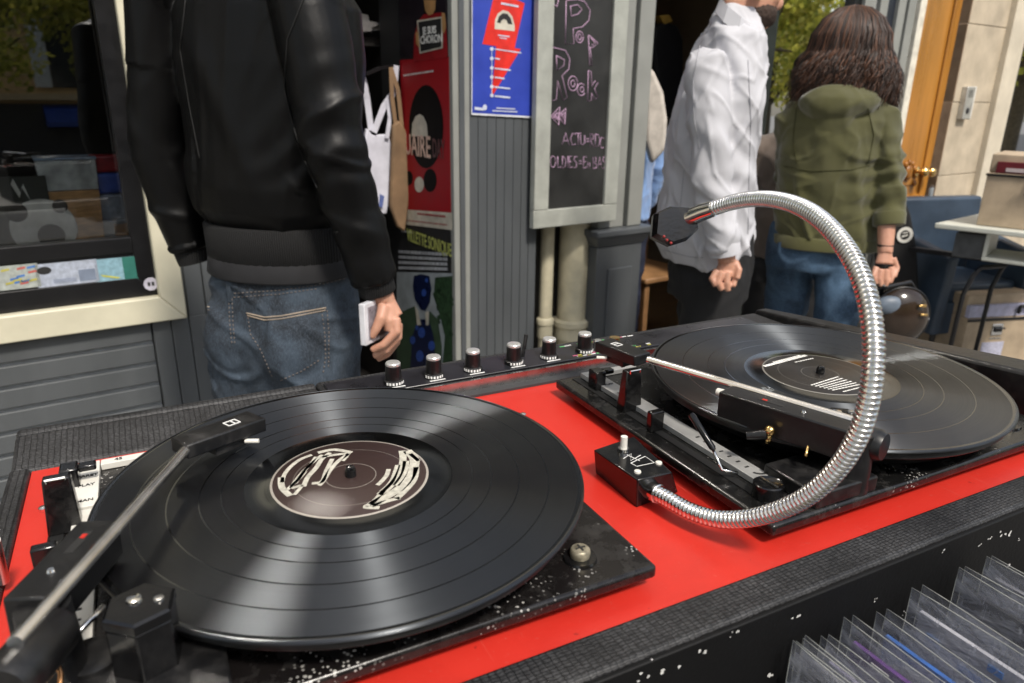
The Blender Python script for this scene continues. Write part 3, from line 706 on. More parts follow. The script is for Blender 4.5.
# cream window frame (mitred members)
def frame(b,s0,s1,z0,z1,t0,w0,w1,tb=None):
    tb=tb or t0
    b.hexa([(s0,w0,z0),(s1,w0,z0),(s1-t0,w0+.0,z0+tb),(s0+t0,w0,z0+tb)][:0] or [(s0,w0,z0),(s1,w0,z0),(s1,w1,z0),(s0,w1,z0),(s0+t0,w0,z0+tb),(s1-t0,w0,z0+tb),(s1-t0,w1,z0+tb),(s0+t0,w1,z0+tb)])
    b.hexa([(s1,w0,z0),(s1,w1,z0),(s1-t0,w1,z0+tb),(s1-t0,w0,z0+tb),(s1,w0,z1),(s1,w1,z1),(s1-t0,w1,z1-t0),(s1-t0,w0,z1-t0)])
    b.hexa([(s0,w1,z0),(s0,w0,z0),(s0+t0,w0,z0+tb),(s0+t0,w1,z0+tb),(s0,w1,z1),(s0,w0,z1),(s0+t0,w0,z1-t0),(s0+t0,w1,z1-t0)])
    b.hexa([(s0+t0,w0,z1-t0),(s1-t0,w0,z1-t0),(s1-t0,w1,z1-t0),(s0+t0,w1,z1-t0),(s0,w0,z1),(s1,w0,z1),(s1,w1,z1),(s0,w1,z1)])
b=MB(); frame(b,-2.4,.476,.768,2.6,.070,-.028,.05,.078); wf=fo(b,'window_frame',CRM,bevel=.004)
b=MB(); frame(b,-2.33,.406,.847,2.53,.05,.002,.05,.06); fo(b,'inner_frame',BKF,wf,bevel=.002)
b=MB(); b.box(-2.28,.356,.0,.045,.985,1.03); fo(b,'glazing_bar',BKF,wf,bevel=.002)
b=MB(); b.box(-2.28,.356,.008,.04,.907,.985); fo(b,'lower_board',BKF,wf)
b=MB(); b.hexa([(-2.28,.053,.99),(.37,.053,.99),(.37,.058,.99),(-2.28,.058,.99),(-2.28,.093,2.55),(.37,.093,2.55),(.37,.098,2.55),(-2.28,.098,2.55)]); fo(b,'window_pane',GLS,rs)
b=MB(); b.box(-2.4,.72,.05,.55,.96,.985); fo(b,'display_shelf',mat('shelf_pale',(.4,.38,.34),.6))  # pale colour put in to brighten the display items above it
# interior of record shop: floor, back, ceiling, sides
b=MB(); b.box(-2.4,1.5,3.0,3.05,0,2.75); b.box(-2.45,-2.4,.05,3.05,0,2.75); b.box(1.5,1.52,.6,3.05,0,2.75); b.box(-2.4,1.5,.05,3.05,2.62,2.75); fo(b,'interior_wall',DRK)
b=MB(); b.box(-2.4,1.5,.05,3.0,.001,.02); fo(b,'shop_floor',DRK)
b=MB(); b.box(1.45,1.52,.021,.6,0,2.6); fo(b,'return_wall',mat('return_wall_dark',(.03,.03,.032),.6))
b=MB(); b.box(1.447,1.517,-.012,.02,0,2.6); fo(b,'corner_post',GREYL,bevel=.004)
b=MB(); b.box(1.470,1.492,-.02,-.0125,0,2.6); fo(b,'corner_bead',GREY,bevel=.003)
b=MB(); slats(b,1.520,1.838,8,0,2.6,gap=.002); fo(b,'slat_panel',GREY,bevel=.0015)
b=MB(); b.box(1.52,1.838,.02,.2,0,2.6); fo(b,'backing_board',GREYD)
b=MB(); b.box(1.838,2.118,.17,.2,0,2.6); fo(b,'recess_board',mat('recess_dark',(.05,.048,.043),.7))
b=MB(); b.box(-2.45,2.118,-.04,.2,2.6,3.15); b.box(-2.45,2.118,-.12,-.04,3.05,3.15); fo(b,'fascia',GREY,bevel=.008)
# ---- window display
def disp(name,label,cat,s,z,w=.2,**k): return empty(name,F2W(s,w,z),FA,label,cat)
def local(P,o): return Vector((P.x-o.x,P.y-o.y,P.z-o.z))
def at_item(px0,px1,py0,py1,w):
    a=fp(px0,py1,w); c=fp(px1,py0,w); return a.x,c.x,a.z,c.z
s0,s1,z0,z1=at_item(49,94,150,238,.16)
z0=.985
t=disp('display_tub','clear plastic tub with brown wooden lower half in the shop window','display tub',(s0+s1)/2,z0,.16)
hw=(s1-s0)/2
b=MB(); b.hexa([(-hw*.85,0,0),(hw*.85,0,0),(hw*.85,.10,0),(-hw*.85,.10,0),(-hw*.95,0,.17),(hw*.95,0,.17),(hw*.95,.1,.17),(-hw*.95,.1,.17)]); b.obj('wooden_part',mat('tub_wood',(.75,.42,.18),.5,var=.4,scale=20,stretch=(1,1,6)),t,bevel=.003)
b=MB(); b.hexa([(-hw*.95,0,.171),(hw*.95,0,.171),(hw*.95,.10,.171),(-hw*.95,.10,.171),(-hw,0,.26),(hw,0,.26),(hw,.1,.26),(-hw,.1,.26)]); b.obj('clear_part',mat('frosted_plastic',(.65,.68,.68),.2,var=.5,scale=18),t,bevel=.003)
b=MB(); b.box(-hw*1.03,hw*1.03,-.004,.104,.2605,.268); b.obj('rim',mat('rim_blue_white',(.35,.45,.6),.3),t,bevel=.002)
b=MB(); b.lathe([(.011,0),(.011,.003)],n=16); me=b.mesh(); o=link('knot_hole',me,PRINTK,t); o.rotation_euler=(R(90),0,0); o.location=(-.02,-.001,.085)
s0,s1,z0,z1=at_item(-40,46,180,246,.14); z0=.985
t=disp('display_sleeve','black and white printed sleeve leaning at the left of the shop window','record sleeve',(s0+s1)/2,z0,.14)
b=MB(); hw=(s1-s0)/2; b.box(-hw,hw,0,.004,0,.22); sl_=b.obj('card',mat('card_grey',(.05,.055,.05),.4),t)
def disc_poly(b,cx,cz,r,y,n=28,sx=1): b.face([(cx+r*sx*math.cos(2*math.pi*k/n),y,cz+r*math.sin(2*math.pi*k/n)) for k in range(n)])
for nm,L,mm in (('print_white',[(.09,.07,.085,-.0008)],mat('dull_white_print',(.85,.85,.82),.4)),('print_black',[(.105,.045,.035,-.0014),(.03,.12,.028,-.0014),(.14,.13,.02,-.0014)],PRINTK)):
    b=MB()
    for cx,cz,r,y in L: disc_poly(b,cx,cz,r,y)
    if nm=='print_white': b.face([(.03,-.0009,.2),(.045,-.0009,.16),(.055,-.0009,.19),(.07,-.0009,.15),(.06,-.0009,.2),(.05,-.0009,.175),(.038,-.0009,.215)])
    b.obj(nm,mm,sl_,smooth=None)
s0,s1,z0,z1=at_item(99,134,145,238,.15); z0=.985
t=disp('gift_bag','clear bag with blue and red top beside the tub in the shop window','gift bag',(s0+s1)/2,z0,.15); hw=(s1-s0)/2
b=MB(); b.box(-hw,hw,.03,.09,0,.07); b.obj('base_card',mat('bag_white',(.4,.42,.44),.5),t,bevel=.004)
b=MB(); b.box(-.02,.035,0,.028,.0,.06); b.obj('brown_box',mat('bag_brown',(.5,.25,.08),.5),t,bevel=.003)
b=MB(); b.box(-hw,hw,.04,.08,.071,.15); b.obj('clear_body',mat('bag_clear',(.35,.4,.5),.25,var=.5),t,bevel=.008)
b=MB(); b.box(-hw*.9,hw*.7,.04,.08,.152,.215); b.obj('blue_wrap',mat('bag_blue',(.06,.12,.5),.35,var=.5),t,bevel=.01)
b=MB(); b.box(-hw*.9,hw,.04,.08,.216,.27); b.obj('red_wrap',mat('bag_red',(.45,.03,.045),.35,var=.5),t,bevel=.01)
def card(px0,px1,py0,py1,label,colr,nm):
    s0,s1,z0,z1=at_item(px0,px1,py0,py1,.004); t=empty('flyer',F2W((s0+s1)/2,.003,z0),FA,label,'flyer','flyers along the bottom of the shop window')
    hw=(s1-s0)/2; b=MB(); b.box(-hw,hw,0,.003,0,z1-z0); b.obj('paper',mat(nm,colr,.4,var=.3,scale=70),t); return t,hw,z1-z0
WP=mat('white_print',(.8,.8,.78),.5)
t,hw,h=card(0,37,263,291,'map-like flyer with blue and yellow streets, leftmost along the window bottom',(.4,.43,.4),'flyer_map')
for cc,k in (((.08,.2,.5),5),((.5,.45,.1),5),((.5,.12,.1),3)):
    b=MB()
    for q in range(k):
        x=random.uniform(-hw*.8,hw*.7); z=random.uniform(.01,h*.8); b.face([(x,-.0006,z),(x+.02,-.0006,z+.003),(x+.02,-.0006,z+.009),(x,-.0006,z+.006)])
    b.obj('print',mat('fl%d'%k+str(cc[0]),cc,.5),t,smooth=None)
t,hw,h=card(38.5,96,259,288,'pale lilac flyer with a small dark logo, middle of the window bottom',(.42,.46,.55),'flyer_lilac')
b=MB(); disc_poly(b,-hw*.72,h*.72,.011,-.0006,sx=1.6); b.obj('logo',PRINTK,t,smooth=None)
b=MB(); b.box(hw*.35,hw*.9,-.0007,0,h*.1,h*.6); b.obj('print',mat('lilac_dark',(.2,.24,.32),.5),t)
b=MB()
for k in range(4): b.box(-hw*.5,hw*.25,-.0007,0,h*(.12+.05*k),h*(.14+.05*k))
b.obj('print',mat('lilac_mid',(.28,.32,.42),.5),t)
t,hw,h=card(97.5,136,256,283,'teal flyer with a green right half, right end of the window bottom',(.25,.42,.5),'flyer_teal')
b=MB(); b.box(hw*.3,hw,-.0007,0,0,h); b.obj('print',mat('flyer_green',(.03,.16,.13),.5),t)
b=MB(); b.face([(-hw*.8,-.0008,h*.35),(-hw*.7,-.0008,h*.25),(0,-.0008,h*.1),(hw*.1,-.0008,h*.15)]); b.obj('print',mat('fl_y',(.6,.6,.1),.5),t,smooth=None)
P=fp(151,284,-.0); t=empty('round_sticker',F2W(P.x,.0015,P.z),FA,'small round white sticker at the lower right corner of the black frame','sticker')
b=MB(); disc_poly(b,0,0,.021,-.0005,10); b.obj('paper',mat('sticker_lilac',(.6,.58,.68),.4),t,smooth=None)
b=MB(); b.box(-.009,-.002,-.0012,-.0006,-.006,.006); b.box(.002,.009,-.0012,-.0006,-.006,.006); b.obj('print',PRINTK,t)
# ---- posters on the return wall
def rpoly(b,pts,zoom=None,off=.0):
    """trace on the return wall; zoom=(x0,y0,scale)"""
    q=[]
    for x,y in pts:
        if zoom: x,y=zoom[0]+x/zoom[2],zoom[1]+y/zoom[2]
        p=rp(x,y); q.append((1.4465-off,p.y,p.z))
    b.face(q)
def poster(label,a0,a1,z0,z1,paper,orient='R'):
    o=empty('poster',F0,FA,label,'poster'); b=MB(); b.box(1.4467,1.4495,a0,a1,z0,z1); b.obj('paper',paper,o); return o
Z4=(380,0,3.594); Z5=(340,0,4.879); Z6=(380,180,3.594)
pj=poster('dark poster of a figure in red holding a JE SUIS CHORON placard',.028,.40,1.58,1.98,mat('poster_near_black',(.02,.015,.02),.35))
b=MB(); rpoly(b,[(360,300),(365,180),(380,110),(410,70),(500,60),(520,110),(530,270),(520,280)],Z5,.0004); b.obj('red_jumper',mat('poster_red',(.34,.015,.02),.4),pj,smooth=None)
b=MB(); rpoly(b,[(412,0),(418,50),(435,75),(455,70),(468,45),(470,0)],Z5,.0008); rpoly(b,[(372,160),(385,150),(392,235),(375,215)],Z5,.0012); rpoly(b,[(500,60),(515,65),(522,130),(512,165),(502,150)],Z5,.0012); b.obj('face_and_hands',mat('poster_skin',(.55,.3,.12),.5),pj,smooth=None)
b=MB(); rpoly(b,[(378,100),(505,80),(505,235),(392,262)],Z5,.0010); b.obj('placard_border',mat('poster_cream',(.62,.58,.48),.5),pj,smooth=None)
b=MB(); rpoly(b,[(386,108),(497,90),(498,228),(398,252)],Z5,.0014); b.obj('placard',PRINTK,pj,smooth=None)
c0=rp(340+440/4.879,150/4.879); c1=rp(340+448/4.879,193/4.879)
b=MB(); add_mesh(b,textmesh('JE SUIS',.036,.0003,bold=.02),TR(c0.y,c0.z,1.4448)); add_mesh(b,textmesh('CHORON',.038,.0003,bold=.02),TR(c1.y,c1.z,1.4448)); b.obj('lettering',WP,pj,smooth=None)
pr=poster('dark red DISQUAIRE DAY poster with a big black vinyl disc',.012,.412,.955,1.568,mat('poster_deep_red',(.36,.010,.016),.6,spec=.2,var=.1))
b=MB(); rpoly(b,[(168+62*math.cos(k*.2244),455+150*math.sin(k*.2244)) for k in range(28)],Z4,.0004)
rpoly(b,[(182+24*math.cos(k*.2618),648+42*math.sin(k*.2618)) for k in range(24)],Z4,.0004); rpoly(b,[(105+15*math.cos(k*.2618),640+26*math.sin(k*.2618)) for k in range(24)],Z4,.0004)
b.obj('vinyl_disc',mat('poster_black',(.006,.005,.005),.7,spec=.1),pr,smooth=None)
b=MB(); rpoly(b,[(115,490),(118,445),(130,418),(145,410),(158,418),(170,445),(174,490)],Z4,.0008); b.obj('disc_label',mat('poster_cream',(.62,.58,.48),.5),pr,smooth=None)
b=MB(); rpoly(b,[(143+17*math.cos(k*.2618),663+28*math.sin(k*.2618)) for k in range(24)],Z4,.0008)
b.obj('disc_label',mat('poster_cream',(.62,.58,.48),.5),pr,smooth=None)
c=rp(380+140/3.594,528/3.594)
b=MB(); me=textmesh('DISQUAIRE',.115,.0003,bold=.012,align='RIGHT',width=.72); add_mesh(b,me,TR(rp(380+184/3.594,146).y,c.z,1.4452)); b.obj('lettering',mat('poster_pinkcream',(.66,.45,.36),.5),pr,smooth=None)
b=MB(); me=textmesh('DAY',.1,.0003,bold=.012,align='LEFT',width=.5); add_mesh(b,me,TR(rp(380+190/3.594,146).y,c.z,1.4452)); b.obj('lettering',mat('poster_brown',(.07,.012,.012),.5),pr,smooth=None)
def dashes(b,p0,p1,h,seed,off=.0005,wr=(.008,.02),gap=.006):
    r=random.Random(seed); a=rp(*p0); c=rp(*p1); L=(c-a).length; d=(c-a)/L; x=0
    while x<L:
        l=min(r.uniform(*wr),L-x); q0=a+d*x; q1=a+d*(x+l); s=1.4465-off
        b.face([(s,q0.y,q0.z-h/2),(s,q1.y,q1.z-h/2),(s,q1.y,q1.z+h/2),(s,q0.y,q0.z+h/2)]); x+=l+gap*r.uniform(.4,1)
b=MB(); dashes(b,(404,75.5),(434,71),.006,3); b.obj('small_print',WP,pr,smooth=None)
b=MB(); rpoly(b,[(82,105),(262,118),(262,180),(80,158)],Z6,.0005); b.obj('credit_band',mat('poster_cream',(.62,.58,.48),.5),pr,smooth=None)
b=MB(); dashes(b,(418,213.5),(446,216.5),.009,5,.0009); dashes(b,(406,220),(448,225),.006,6,.0009,(.003,.01)); b.obj('small_print',mat('poster_red',(.34,.015,.02),.4),pr,smooth=None)
pv=poster('tall dark VILLETTE SONIQUE poster with a suited figure covered in blue beads',.015,.412,.28,.948,PRINTK)
b=MB(); rpoly(b,[(62,330),(262,335),(262,683),(62,700)],Z6,.0004); b.obj('photo_background',mat('poster_sky',(.36,.40,.42),.5,var=.25,scale=12),pv,smooth=None)
b=MB(); rpoly(b,[(200,350),(262,345),(262,683),(225,683),(235,560),(215,480),(195,420)],Z6,.0006)
for k in range(16):
    x=190+random.random()*60; y=350+random.random()*200; rpoly(b,[(x,y),(x+14,y-6),(x+20,y+10),(x+4,y+16)],Z6,.0007)
b.obj('foliage',mat('poster_leaf',(.03,.07,.03),.5,var=.6,scale=60),pv,smooth=None)
b=MB(); rpoly(b,[(62,500),(70,478),(128,452),(150,520),(150,690),(62,690)],Z6,.0009); rpoly(b,[(180,470),(210,500),(225,600),(222,690),(165,690)],Z6,.0009); b.obj('green_jacket',mat('poster_jacket',(.05,.09,.05),.5),pv,smooth=None)
b=MB(); rpoly(b,[(120,380),(124,345),(150,338),(180,345),(187,390),(182,440),(165,470),(148,465),(128,430)],Z6,.0012); rpoly(b,[(110,690),(118,560),(140,500),(178,500),(195,560),(205,690)],Z6,.0012); b.obj('beaded_figure',mat('poster_navy',(.008,.015,.06),.3),pv,smooth=None)
b=MB(); rpoly(b,[(128,450),(140,470),(150,520),(136,522)],Z6,.0015); rpoly(b,[(165,475),(178,470),(178,520),(168,522)],Z6,.0015); b.obj('collar',mat('poster_cream',(.62,.58,.48),.5),pv,smooth=None)
b=MB()
for x,y,r in ((160,405,9),(152,548,13),(120,575,10),(188,595,12),(146,632,14),(135,530,6),(175,640,8),(170,360,6)): rpoly(b,[(x+r*math.cos(k*.5236),y+r*1.5*math.sin(k*.5236)) for k in range(12)],Z6,.0018)
b.obj('blue_beads',mat('poster_blue_bead',(.04,.1,.42),.3,var=.5,scale=200),pv,smooth=None)
c=rp(380+160/3.594,180+220/3.594)
b=MB(); add_mesh(b,textmesh('VILLETTE SONIQUE',.072,.0003,bold=.01,width=.62),TR(.205,c.z,1.4460)); b.obj('lettering',mat('poster_lime',(.42,.46,.12),.5),pv,smooth=None)
b=MB()
for k in range(4): dashes(b,(399,251.5+k*5.4),(448,254.5+k*4.8),.013,20+k,.0005,(.006,.022),.004)
dashes(b,(402,231),(413,232.5),.008,40); b.obj('small_print',mat('poster_greywhite',(.5,.52,.55),.5),pv,smooth=None)
# ---- blue poster on the slats
def fpoly(b,pts,zoom,w):
    q=[]
    for x,y in pts:
        x,y=zoom[0]+x/zoom[2],zoom[1]+y/zoom[2]
        p=fp(x,y,w); q.append((p.x,w,p.z))
    b.face(q)
pb=empty('poster',F0,FA,'bright blue poster with a red lightning bolt on the grey slats','poster')
b=MB(); b.hexa([(1.5275,-.006,1.373),(1.8025,-.006,1.360),(1.8025,-.003,1.360),(1.5275,-.003,1.373),(1.5315,-.006,1.80),(1.806,-.006,1.80),(1.806,-.003,1.80),(1.5315,-.003,1.80)]); b.obj('paper',mat('paper_white',(.75,.76,.8),.4),pb)
b=MB(); b.hexa([(1.5305,-.0068,1.380),(1.7995,-.0068,1.367),(1.7995,-.0062,1.367),(1.5305,-.0062,1.380),(1.534,-.0068,1.795),(1.803,-.0068,1.795),(1.803,-.0062,1.795),(1.534,-.0062,1.795)]); b.obj('blue_field',mat('poster_blue',(.035,.065,.42),.35,var=.15,scale=10),pb)
b=MB(); fpoly(b,[(408,-10),(368,158),(418,166),(400,352),(506,176),(484,172),(520,12),(470,-10)],Z4,-.0078); b.obj('red_bolt',mat('poster_scarlet',(.72,.03,.02),.35),pb,smooth=None)
b=MB(); fpoly(b,[(412,100),(414,70),(424,48),(442,36),(462,42),(476,60),(484,92),(484,112),(412,104)],Z4,-.0084); b.obj('arch_mark',mat('poster_cream',(.62,.58,.48),.5),pb,smooth=None)
b=MB(); fpoly(b,[(420,80),(428,58),(442,47),(458,50),(470,66),(476,88),(460,86),(454,72),(444,68),(435,76),(434,84)],Z4,-.0089); b.obj('arch_mark_dark',PRINTK,pb,smooth=None)
b=MB()
def fd(b,x0,y0,x1,y1,h,w=-.0088):
    fpoly(b,[(x0,y0),(x1,y1),(x1,y1+h),(x0,y0+h)],Z4,w)
for (x0,y0,x1,y1,h) in ((435,8,498,20,7),(424,124,466,130,4),(430,134,456,138,3),(412,174,508,188,4),(412,207,430,210,5),(412,243,470,250,5),(412,275,448,280,5),(412,310,468,316,5),(412,342,468,348,6),(340,384,372,388,10),(418,386,486,390,4),(404,396,494,400,4)): fd(b,x0,y0,x1,y1,h)
for y in (176,210,244,277,311,343): fpoly(b,[(402+7*math.cos(k*.785),y+7*math.sin(k*.785)) for k in range(8)],Z4,-.0088)
fpoly(b,[(377+8*math.cos(k*.785),386+11*math.sin(k*.785)) for k in range(8)],Z4,-.0088)
fpoly(b,[(401,176),(403,176),(403,343),(401,343)],Z4,-.0086)
b.obj('small_print',mat('poster_paleprint',(.62,.66,.8),.5),pb,smooth=None)
# ---- chalkboard
WB=-.055
ck=empty('chalkboard',F0,FA,'tall chalkboard in a pale frame chalked with Pop Rock in pink','chalkboard')
A=fp(537,228,WB); Bq=fp(619,221,WB); T=fp(535,0,WB); T2=fp(626,0,WB)
sA,sB=(A.x+T.x)/2,(Bq.x+T2.x)/2; zb=(A.z+Bq.z)/2; zt2=2.0
ZC=(520,0,2.97); fwd=.072
BF=mat('board_frame_paint',(.38,.39,.35),.55,var=.18,scale=14,bmp=.2,bscale=60)
b=MB(); b.box(sA,sB,WB+.001,WB+.03,zt2-fwd,zt2); b.obj('frame_rail',BF,ck,bevel=.003)
b=MB(); b.box(sA,sB,WB+.001,WB+.03,zb+.0,zb+fwd)
fr_=b.obj('frame_rail',mat('board_frame_paint',(.44,.45,.38),.55,var=.18,scale=14,bmp=.2,bscale=60),ck,bevel=.003)
b=MB(); b.box(sA,sA+fwd,WB,WB+.031,zb+fwd+.0005,zt2-fwd-.0005); b.obj('frame_stile',BF,ck,bevel=.003)
b=MB(); b.box(sB-fwd,sB,WB,WB+.031,zb+fwd+.0005,zt2-fwd-.0005); b.obj('frame_stile',fr_.data.materials[0],ck,bevel=.003)
b=MB(); b.box(sA+fwd-.005,sB-fwd+.005,WB+.012,WB+.022,zb+fwd-.005,zt2-fwd+.005); b.obj('slate',mat('blackboard_slate',(.022,.022,.021),.55,var=.5,scale=7),ck)
CHK=mat('pink_chalk',(.55,.36,.52),.9,var=.5,scale=260)
def chalk(b,pts,r=.0032,closed=False):
    q=[]
    for x,y in pts:
        p=fp(ZC[0]+x/ZC[2],ZC[1]+y/ZC[2],WB+.011); q.append((p.x,WB+.0112,p.z))
    if closed: q.append(q[0])
    b.tube(q,r*.42,6)
def circ(cx,cy,rx,ry,n=14,a0=0,a1=6.283): return [(cx+rx*math.cos(a0+(a1-a0)*k/n),cy+ry*math.sin(a0+(a1-a0)*k/n)) for k in range(n+1)]
def letter_obj(name,strokes,r=.0034):
    b=MB()
    for st in strokes: chalk(b,st,r)
    b.obj(name,CHK,ck,smooth=1)
letter_obj('chalk_writing',[[(85,0),(110,20),(114,0)],
 [(137,2),(135,130),(160,130),(158,85),(185,80),(205,60),(208,30),(192,5),(170,-2),(137,2)],[(150,18),(152,48),(172,42),(184,28),(172,14),(150,18)],circ(177,110,11,17),circ(177,110,5,9),
 [(205,105),(232,128),(214,142),(208,140)],[(203,105),(207,195),(214,195),(208,140)],[(210,112),(224,128),(212,134)]],.004)
letter_obj('chalk_writing',[[(95,140),(93,300),(108,295),(112,240),(128,298),(140,290),(125,225),(145,205),(148,175),(135,150),(95,140)],[(108,165),(110,208),(130,195),(132,178),(108,165)],circ(157,248,14,22),circ(157,248,6,10),
 circ(182,266,12,18,12,.6,5.6),circ(184,266,5,8),[(203,210),(201,300),(212,298),(213,277),(222,296),(231,288),(221,263),(232,245),(223,240),(213,256),(211,212),(203,210)]],.004)
letter_obj('chalk_writing',[[(92,345),(118,318),(115,372),(92,345)],[(112,345),(136,322),(133,370),(112,345)],[(98,345),(114,334),(112,356),(98,345)],[(120,345),(132,334),(130,358)],[(104,340),(110,352)],[(124,338),(128,354)]],.006)
letter_obj('chalk_writing',[[(125,430),(136,395),(146,432)],[(129,418),(144,418)],circ(158,412,9,17,8,5.2,1.2)[::-1] if False else [(166,400),(156,396),(150,412),(155,430),(166,428)],[(164,396),(182,396)],[(173,396),(173,432)],[(180,400),(180,425),(186,430),(192,425),(192,402)],
 [(196,412),(206,412)],[(196,420),(206,420)],[(209,436),(209,396),(218,400),(218,412),(209,416),(220,438)],[(224,398),(224,436),(234,432),(237,415),(232,400),(224,398)],[(250,412),(242,408),(237,425),(241,440),(250,438)]],.0036)
letter_obj('chalk_writing',[circ(98,480,8,17),[(112,464),(112,498),(122,496)],[(126,464),(126,500),(134,494),(136,478),(132,468),(126,464)],[(142,464),(142,498)],[(154,464),(146,464),(147,498),(156,496)],[(147,480),(153,480)],[(170,466),(163,465),(160,474),(168,484),(168,496),(160,498)],
 [(175,478),(183,478)],[(175,486),(183,486)],[(198,466),(189,465),(188,500),(198,496)],[(189,482),(196,480)],[(201,500),(201,482),(207,484),(207,500)],
 [(217,500),(217,466),(226,468),(225,480),(217,482),(228,488),(226,500),(217,500)],[(231,500),(237,466),(243,500)],[(233,488),(242,488)],[(254,468),(248,466),(246,476),(254,486),(253,498),(246,500)]],.0036)
# ---- drain pipes
def pipe(px0,px1,label,r):
    w=.09; a=fp((px0+px1)/2,290,w); o=empty('drain_pipe',F2W(a.x,w,0),FA,label,'drain pipe')
    b=MB(); b.lathe([(r,.0),(r,3.0)],n=28); b.obj('pipe',CRM2,o)
    zc=fp((px0+px1)/2,322,w).z
    b=MB(); b.lathe([(r+.002,zc-.07),(r*1.18,zc-.068),(r*1.18,zc-.01),(r*1.3,zc-.006),(r*1.3,zc+.016),(r*1.15,zc+.022),(r+.001,zc+.024)],n=28); b.obj('collar',CRM2,o)
pipe(539.5,552.5,'thin cream drain pipe below the chalkboard, left of the thick one',.030)
pipe(559,586,'thick cream drain pipe below the chalkboard',.068)
# ---- clothing shop
cs=shop('clothing_shop','grey shop front with open dark doorway and panelled pilaster right of the chalkboard','shop front')
def co(b,name,m,parent=cs,**k): return b.obj(name,m,parent,**k)
zc=fp(620,228).z
b=MB(); b.box(2.145,2.405,-.03,.2,0,zc-.07); pz=co(b,'pilaster_base',GREY,bevel=.004)
b=MB(); b.box(2.21,2.35,-.038,-.0305,.1,zc-.17); co(b,'raised_panel',GREY,pz,bevel=.004)
b=MB(); b.hexa([(2.145,-.032,zc-.07),(2.405,-.032,zc-.07),(2.405,.2,zc-.07),(2.145,.2,zc-.07),(2.115,-.065,zc-.02),(2.44,-.065,zc-.02),(2.44,.2,zc-.02),(2.115,.2,zc-.02)]); b.box(2.11,2.445,-.07,.2,zc-.0198,zc+.008); co(b,'capital',GREY,pz,bevel=.005)
b=MB(); b.box(2.16,2.30,-.012,.2,zc+.0085,2.6); b.box(2.318,2.40,-.02,.2,zc+.0085,2.6); co(b,'upper_pilaster',GREYL,bevel=.004)
b=MB(); b.box(2.3002,2.3178,.01,.2,zc+.0085,2.6); co(b,'shadow_gap',GREYD)
b=MB(); b.box(2.12,4.40,-.04,.2,2.6,3.15); b.box(2.12,4.40,-.12,-.04,3.05,3.15); co(b,'fascia',GREY,bevel=.008)
b=MB(); b.box(1.53,4.4,3.0,3.05,0,2.75); b.box(4.35,4.4,.3,3.0,0,2.75); b.box(1.54,4.35,.2,3.0,2.62,2.75); b.box(1.54,2.14,.201,.22,0,2.62); co(b,'interior_wall',DRK2)
b=MB(); b.box(1.54,4.35,.05,3.0,.001,.03); co(b,'shop_floor',mat('parquet',(.34,.2,.09),.45,var=.3,scale=6,stretch=(1,8,1)))
b=MB(); b.box(3.10,3.19,-.02,.12,0,2.6); co(b,'door_post',mat('dark_green_post',(.012,.016,.014),.4),bevel=.004)
b=MB(); b.box(3.19,3.80,.02,.08,0,.55); co(b,'stall_riser',GREYD,bevel=.004)
b=MB(); b.box(3.19,3.80,.03,.038,.55,2.6); co(b,'window_pane',GLR)
for k,(x0,x1,mm) in enumerate(((3.80,3.86,BKF),(3.86,3.96,GREYL),(3.96,4.0,GREY),(4.0,4.07,GREYL),(4.07,4.17,mat('blue_black',(.02,.024,.035),.35)),(4.17,4.24,GREYL),(4.24,4.27,GREYD),(4.27,4.34,GREYL),(4.34,4.36,GREYD))):
    b=MB(); b.box(x0+.0005,x1-.0005,(-.02 if mm is GREYL else .0),.1,0,2.6); co(b,'fluted_column',mm,bevel=.003)
# ---- stone house with ochre door
sh_=shop('stone_house','pale limestone house front with an ochre panelled door on the right','house')
def so_(b,name,m,parent=sh_,**k): return b.obj(name,m,parent,**k)
b=MB(); b.box(4.365,4.425,-.03,.12,0,2.9); so_(b,'door_surround',mat('cream_white',(.72,.68,.58),.5),bevel=.004)
dr=None
b=MB(); b.box(4.43,4.93,.05,.1,.02,2.7); dr=so_(b,'door',OCH,bevel=.003)
b=MB()
b.box(4.43,4.49,.035,.0495,.02,2.7); b.box(4.855,4.93,.0352,.0495,.02,2.7); b.box(4.4905,4.8545,.0354,.0495,.72,.88); b.box(4.4905,4.8545,.0354,.0495,.02,.2); b.box(4.4905,4.8545,.0354,.0495,2.3,2.7)
so_(b,'door_rail',OCH,dr,bevel=.006)
b=MB(); b.box(4.53,4.815,.042,.0495,.94,2.24); b.box(4.53,4.815,.042,.0495,.25,.68); so_(b,'door_panel',OCH,dr,bevel=.012,seg=3)
OCHD=mat('ochre_carving',(.33,.13,.02),.35,var=.4,scale=20)
b=MB(); 
for k in range(9):
    t=k/8*math.pi; b.ball((4.672+.10*math.cos(t),.036,.95+.13*math.sin(t)),.02,10,6,(1,.6,1))
b.ball((4.672,.034,1.02),.04,12,8,(1,.5,1.2)); b.ball((4.672,.034,2.2),.05,12,8,(1.2,.5,1)); so_(b,'carving',OCHD,dr,smooth=1)
for x,z in ((4.765,1.005),(4.80,1.0)):
    P=fp(922 if x<4.79 else 929,172,-.0); b=MB(); 
    me=MB().lathe([(.028,0),(.03,.008),(.012,.016),(.012,.04),(.024,.048),(.028,.06),(.02,.072),(.004,.076)],n=24).mesh(smooth=50)
    o=link('door_knob',me,GOLD,dr,loc=(P.x,.034,P.z)); o.rotation_euler=(R(90),0,0)
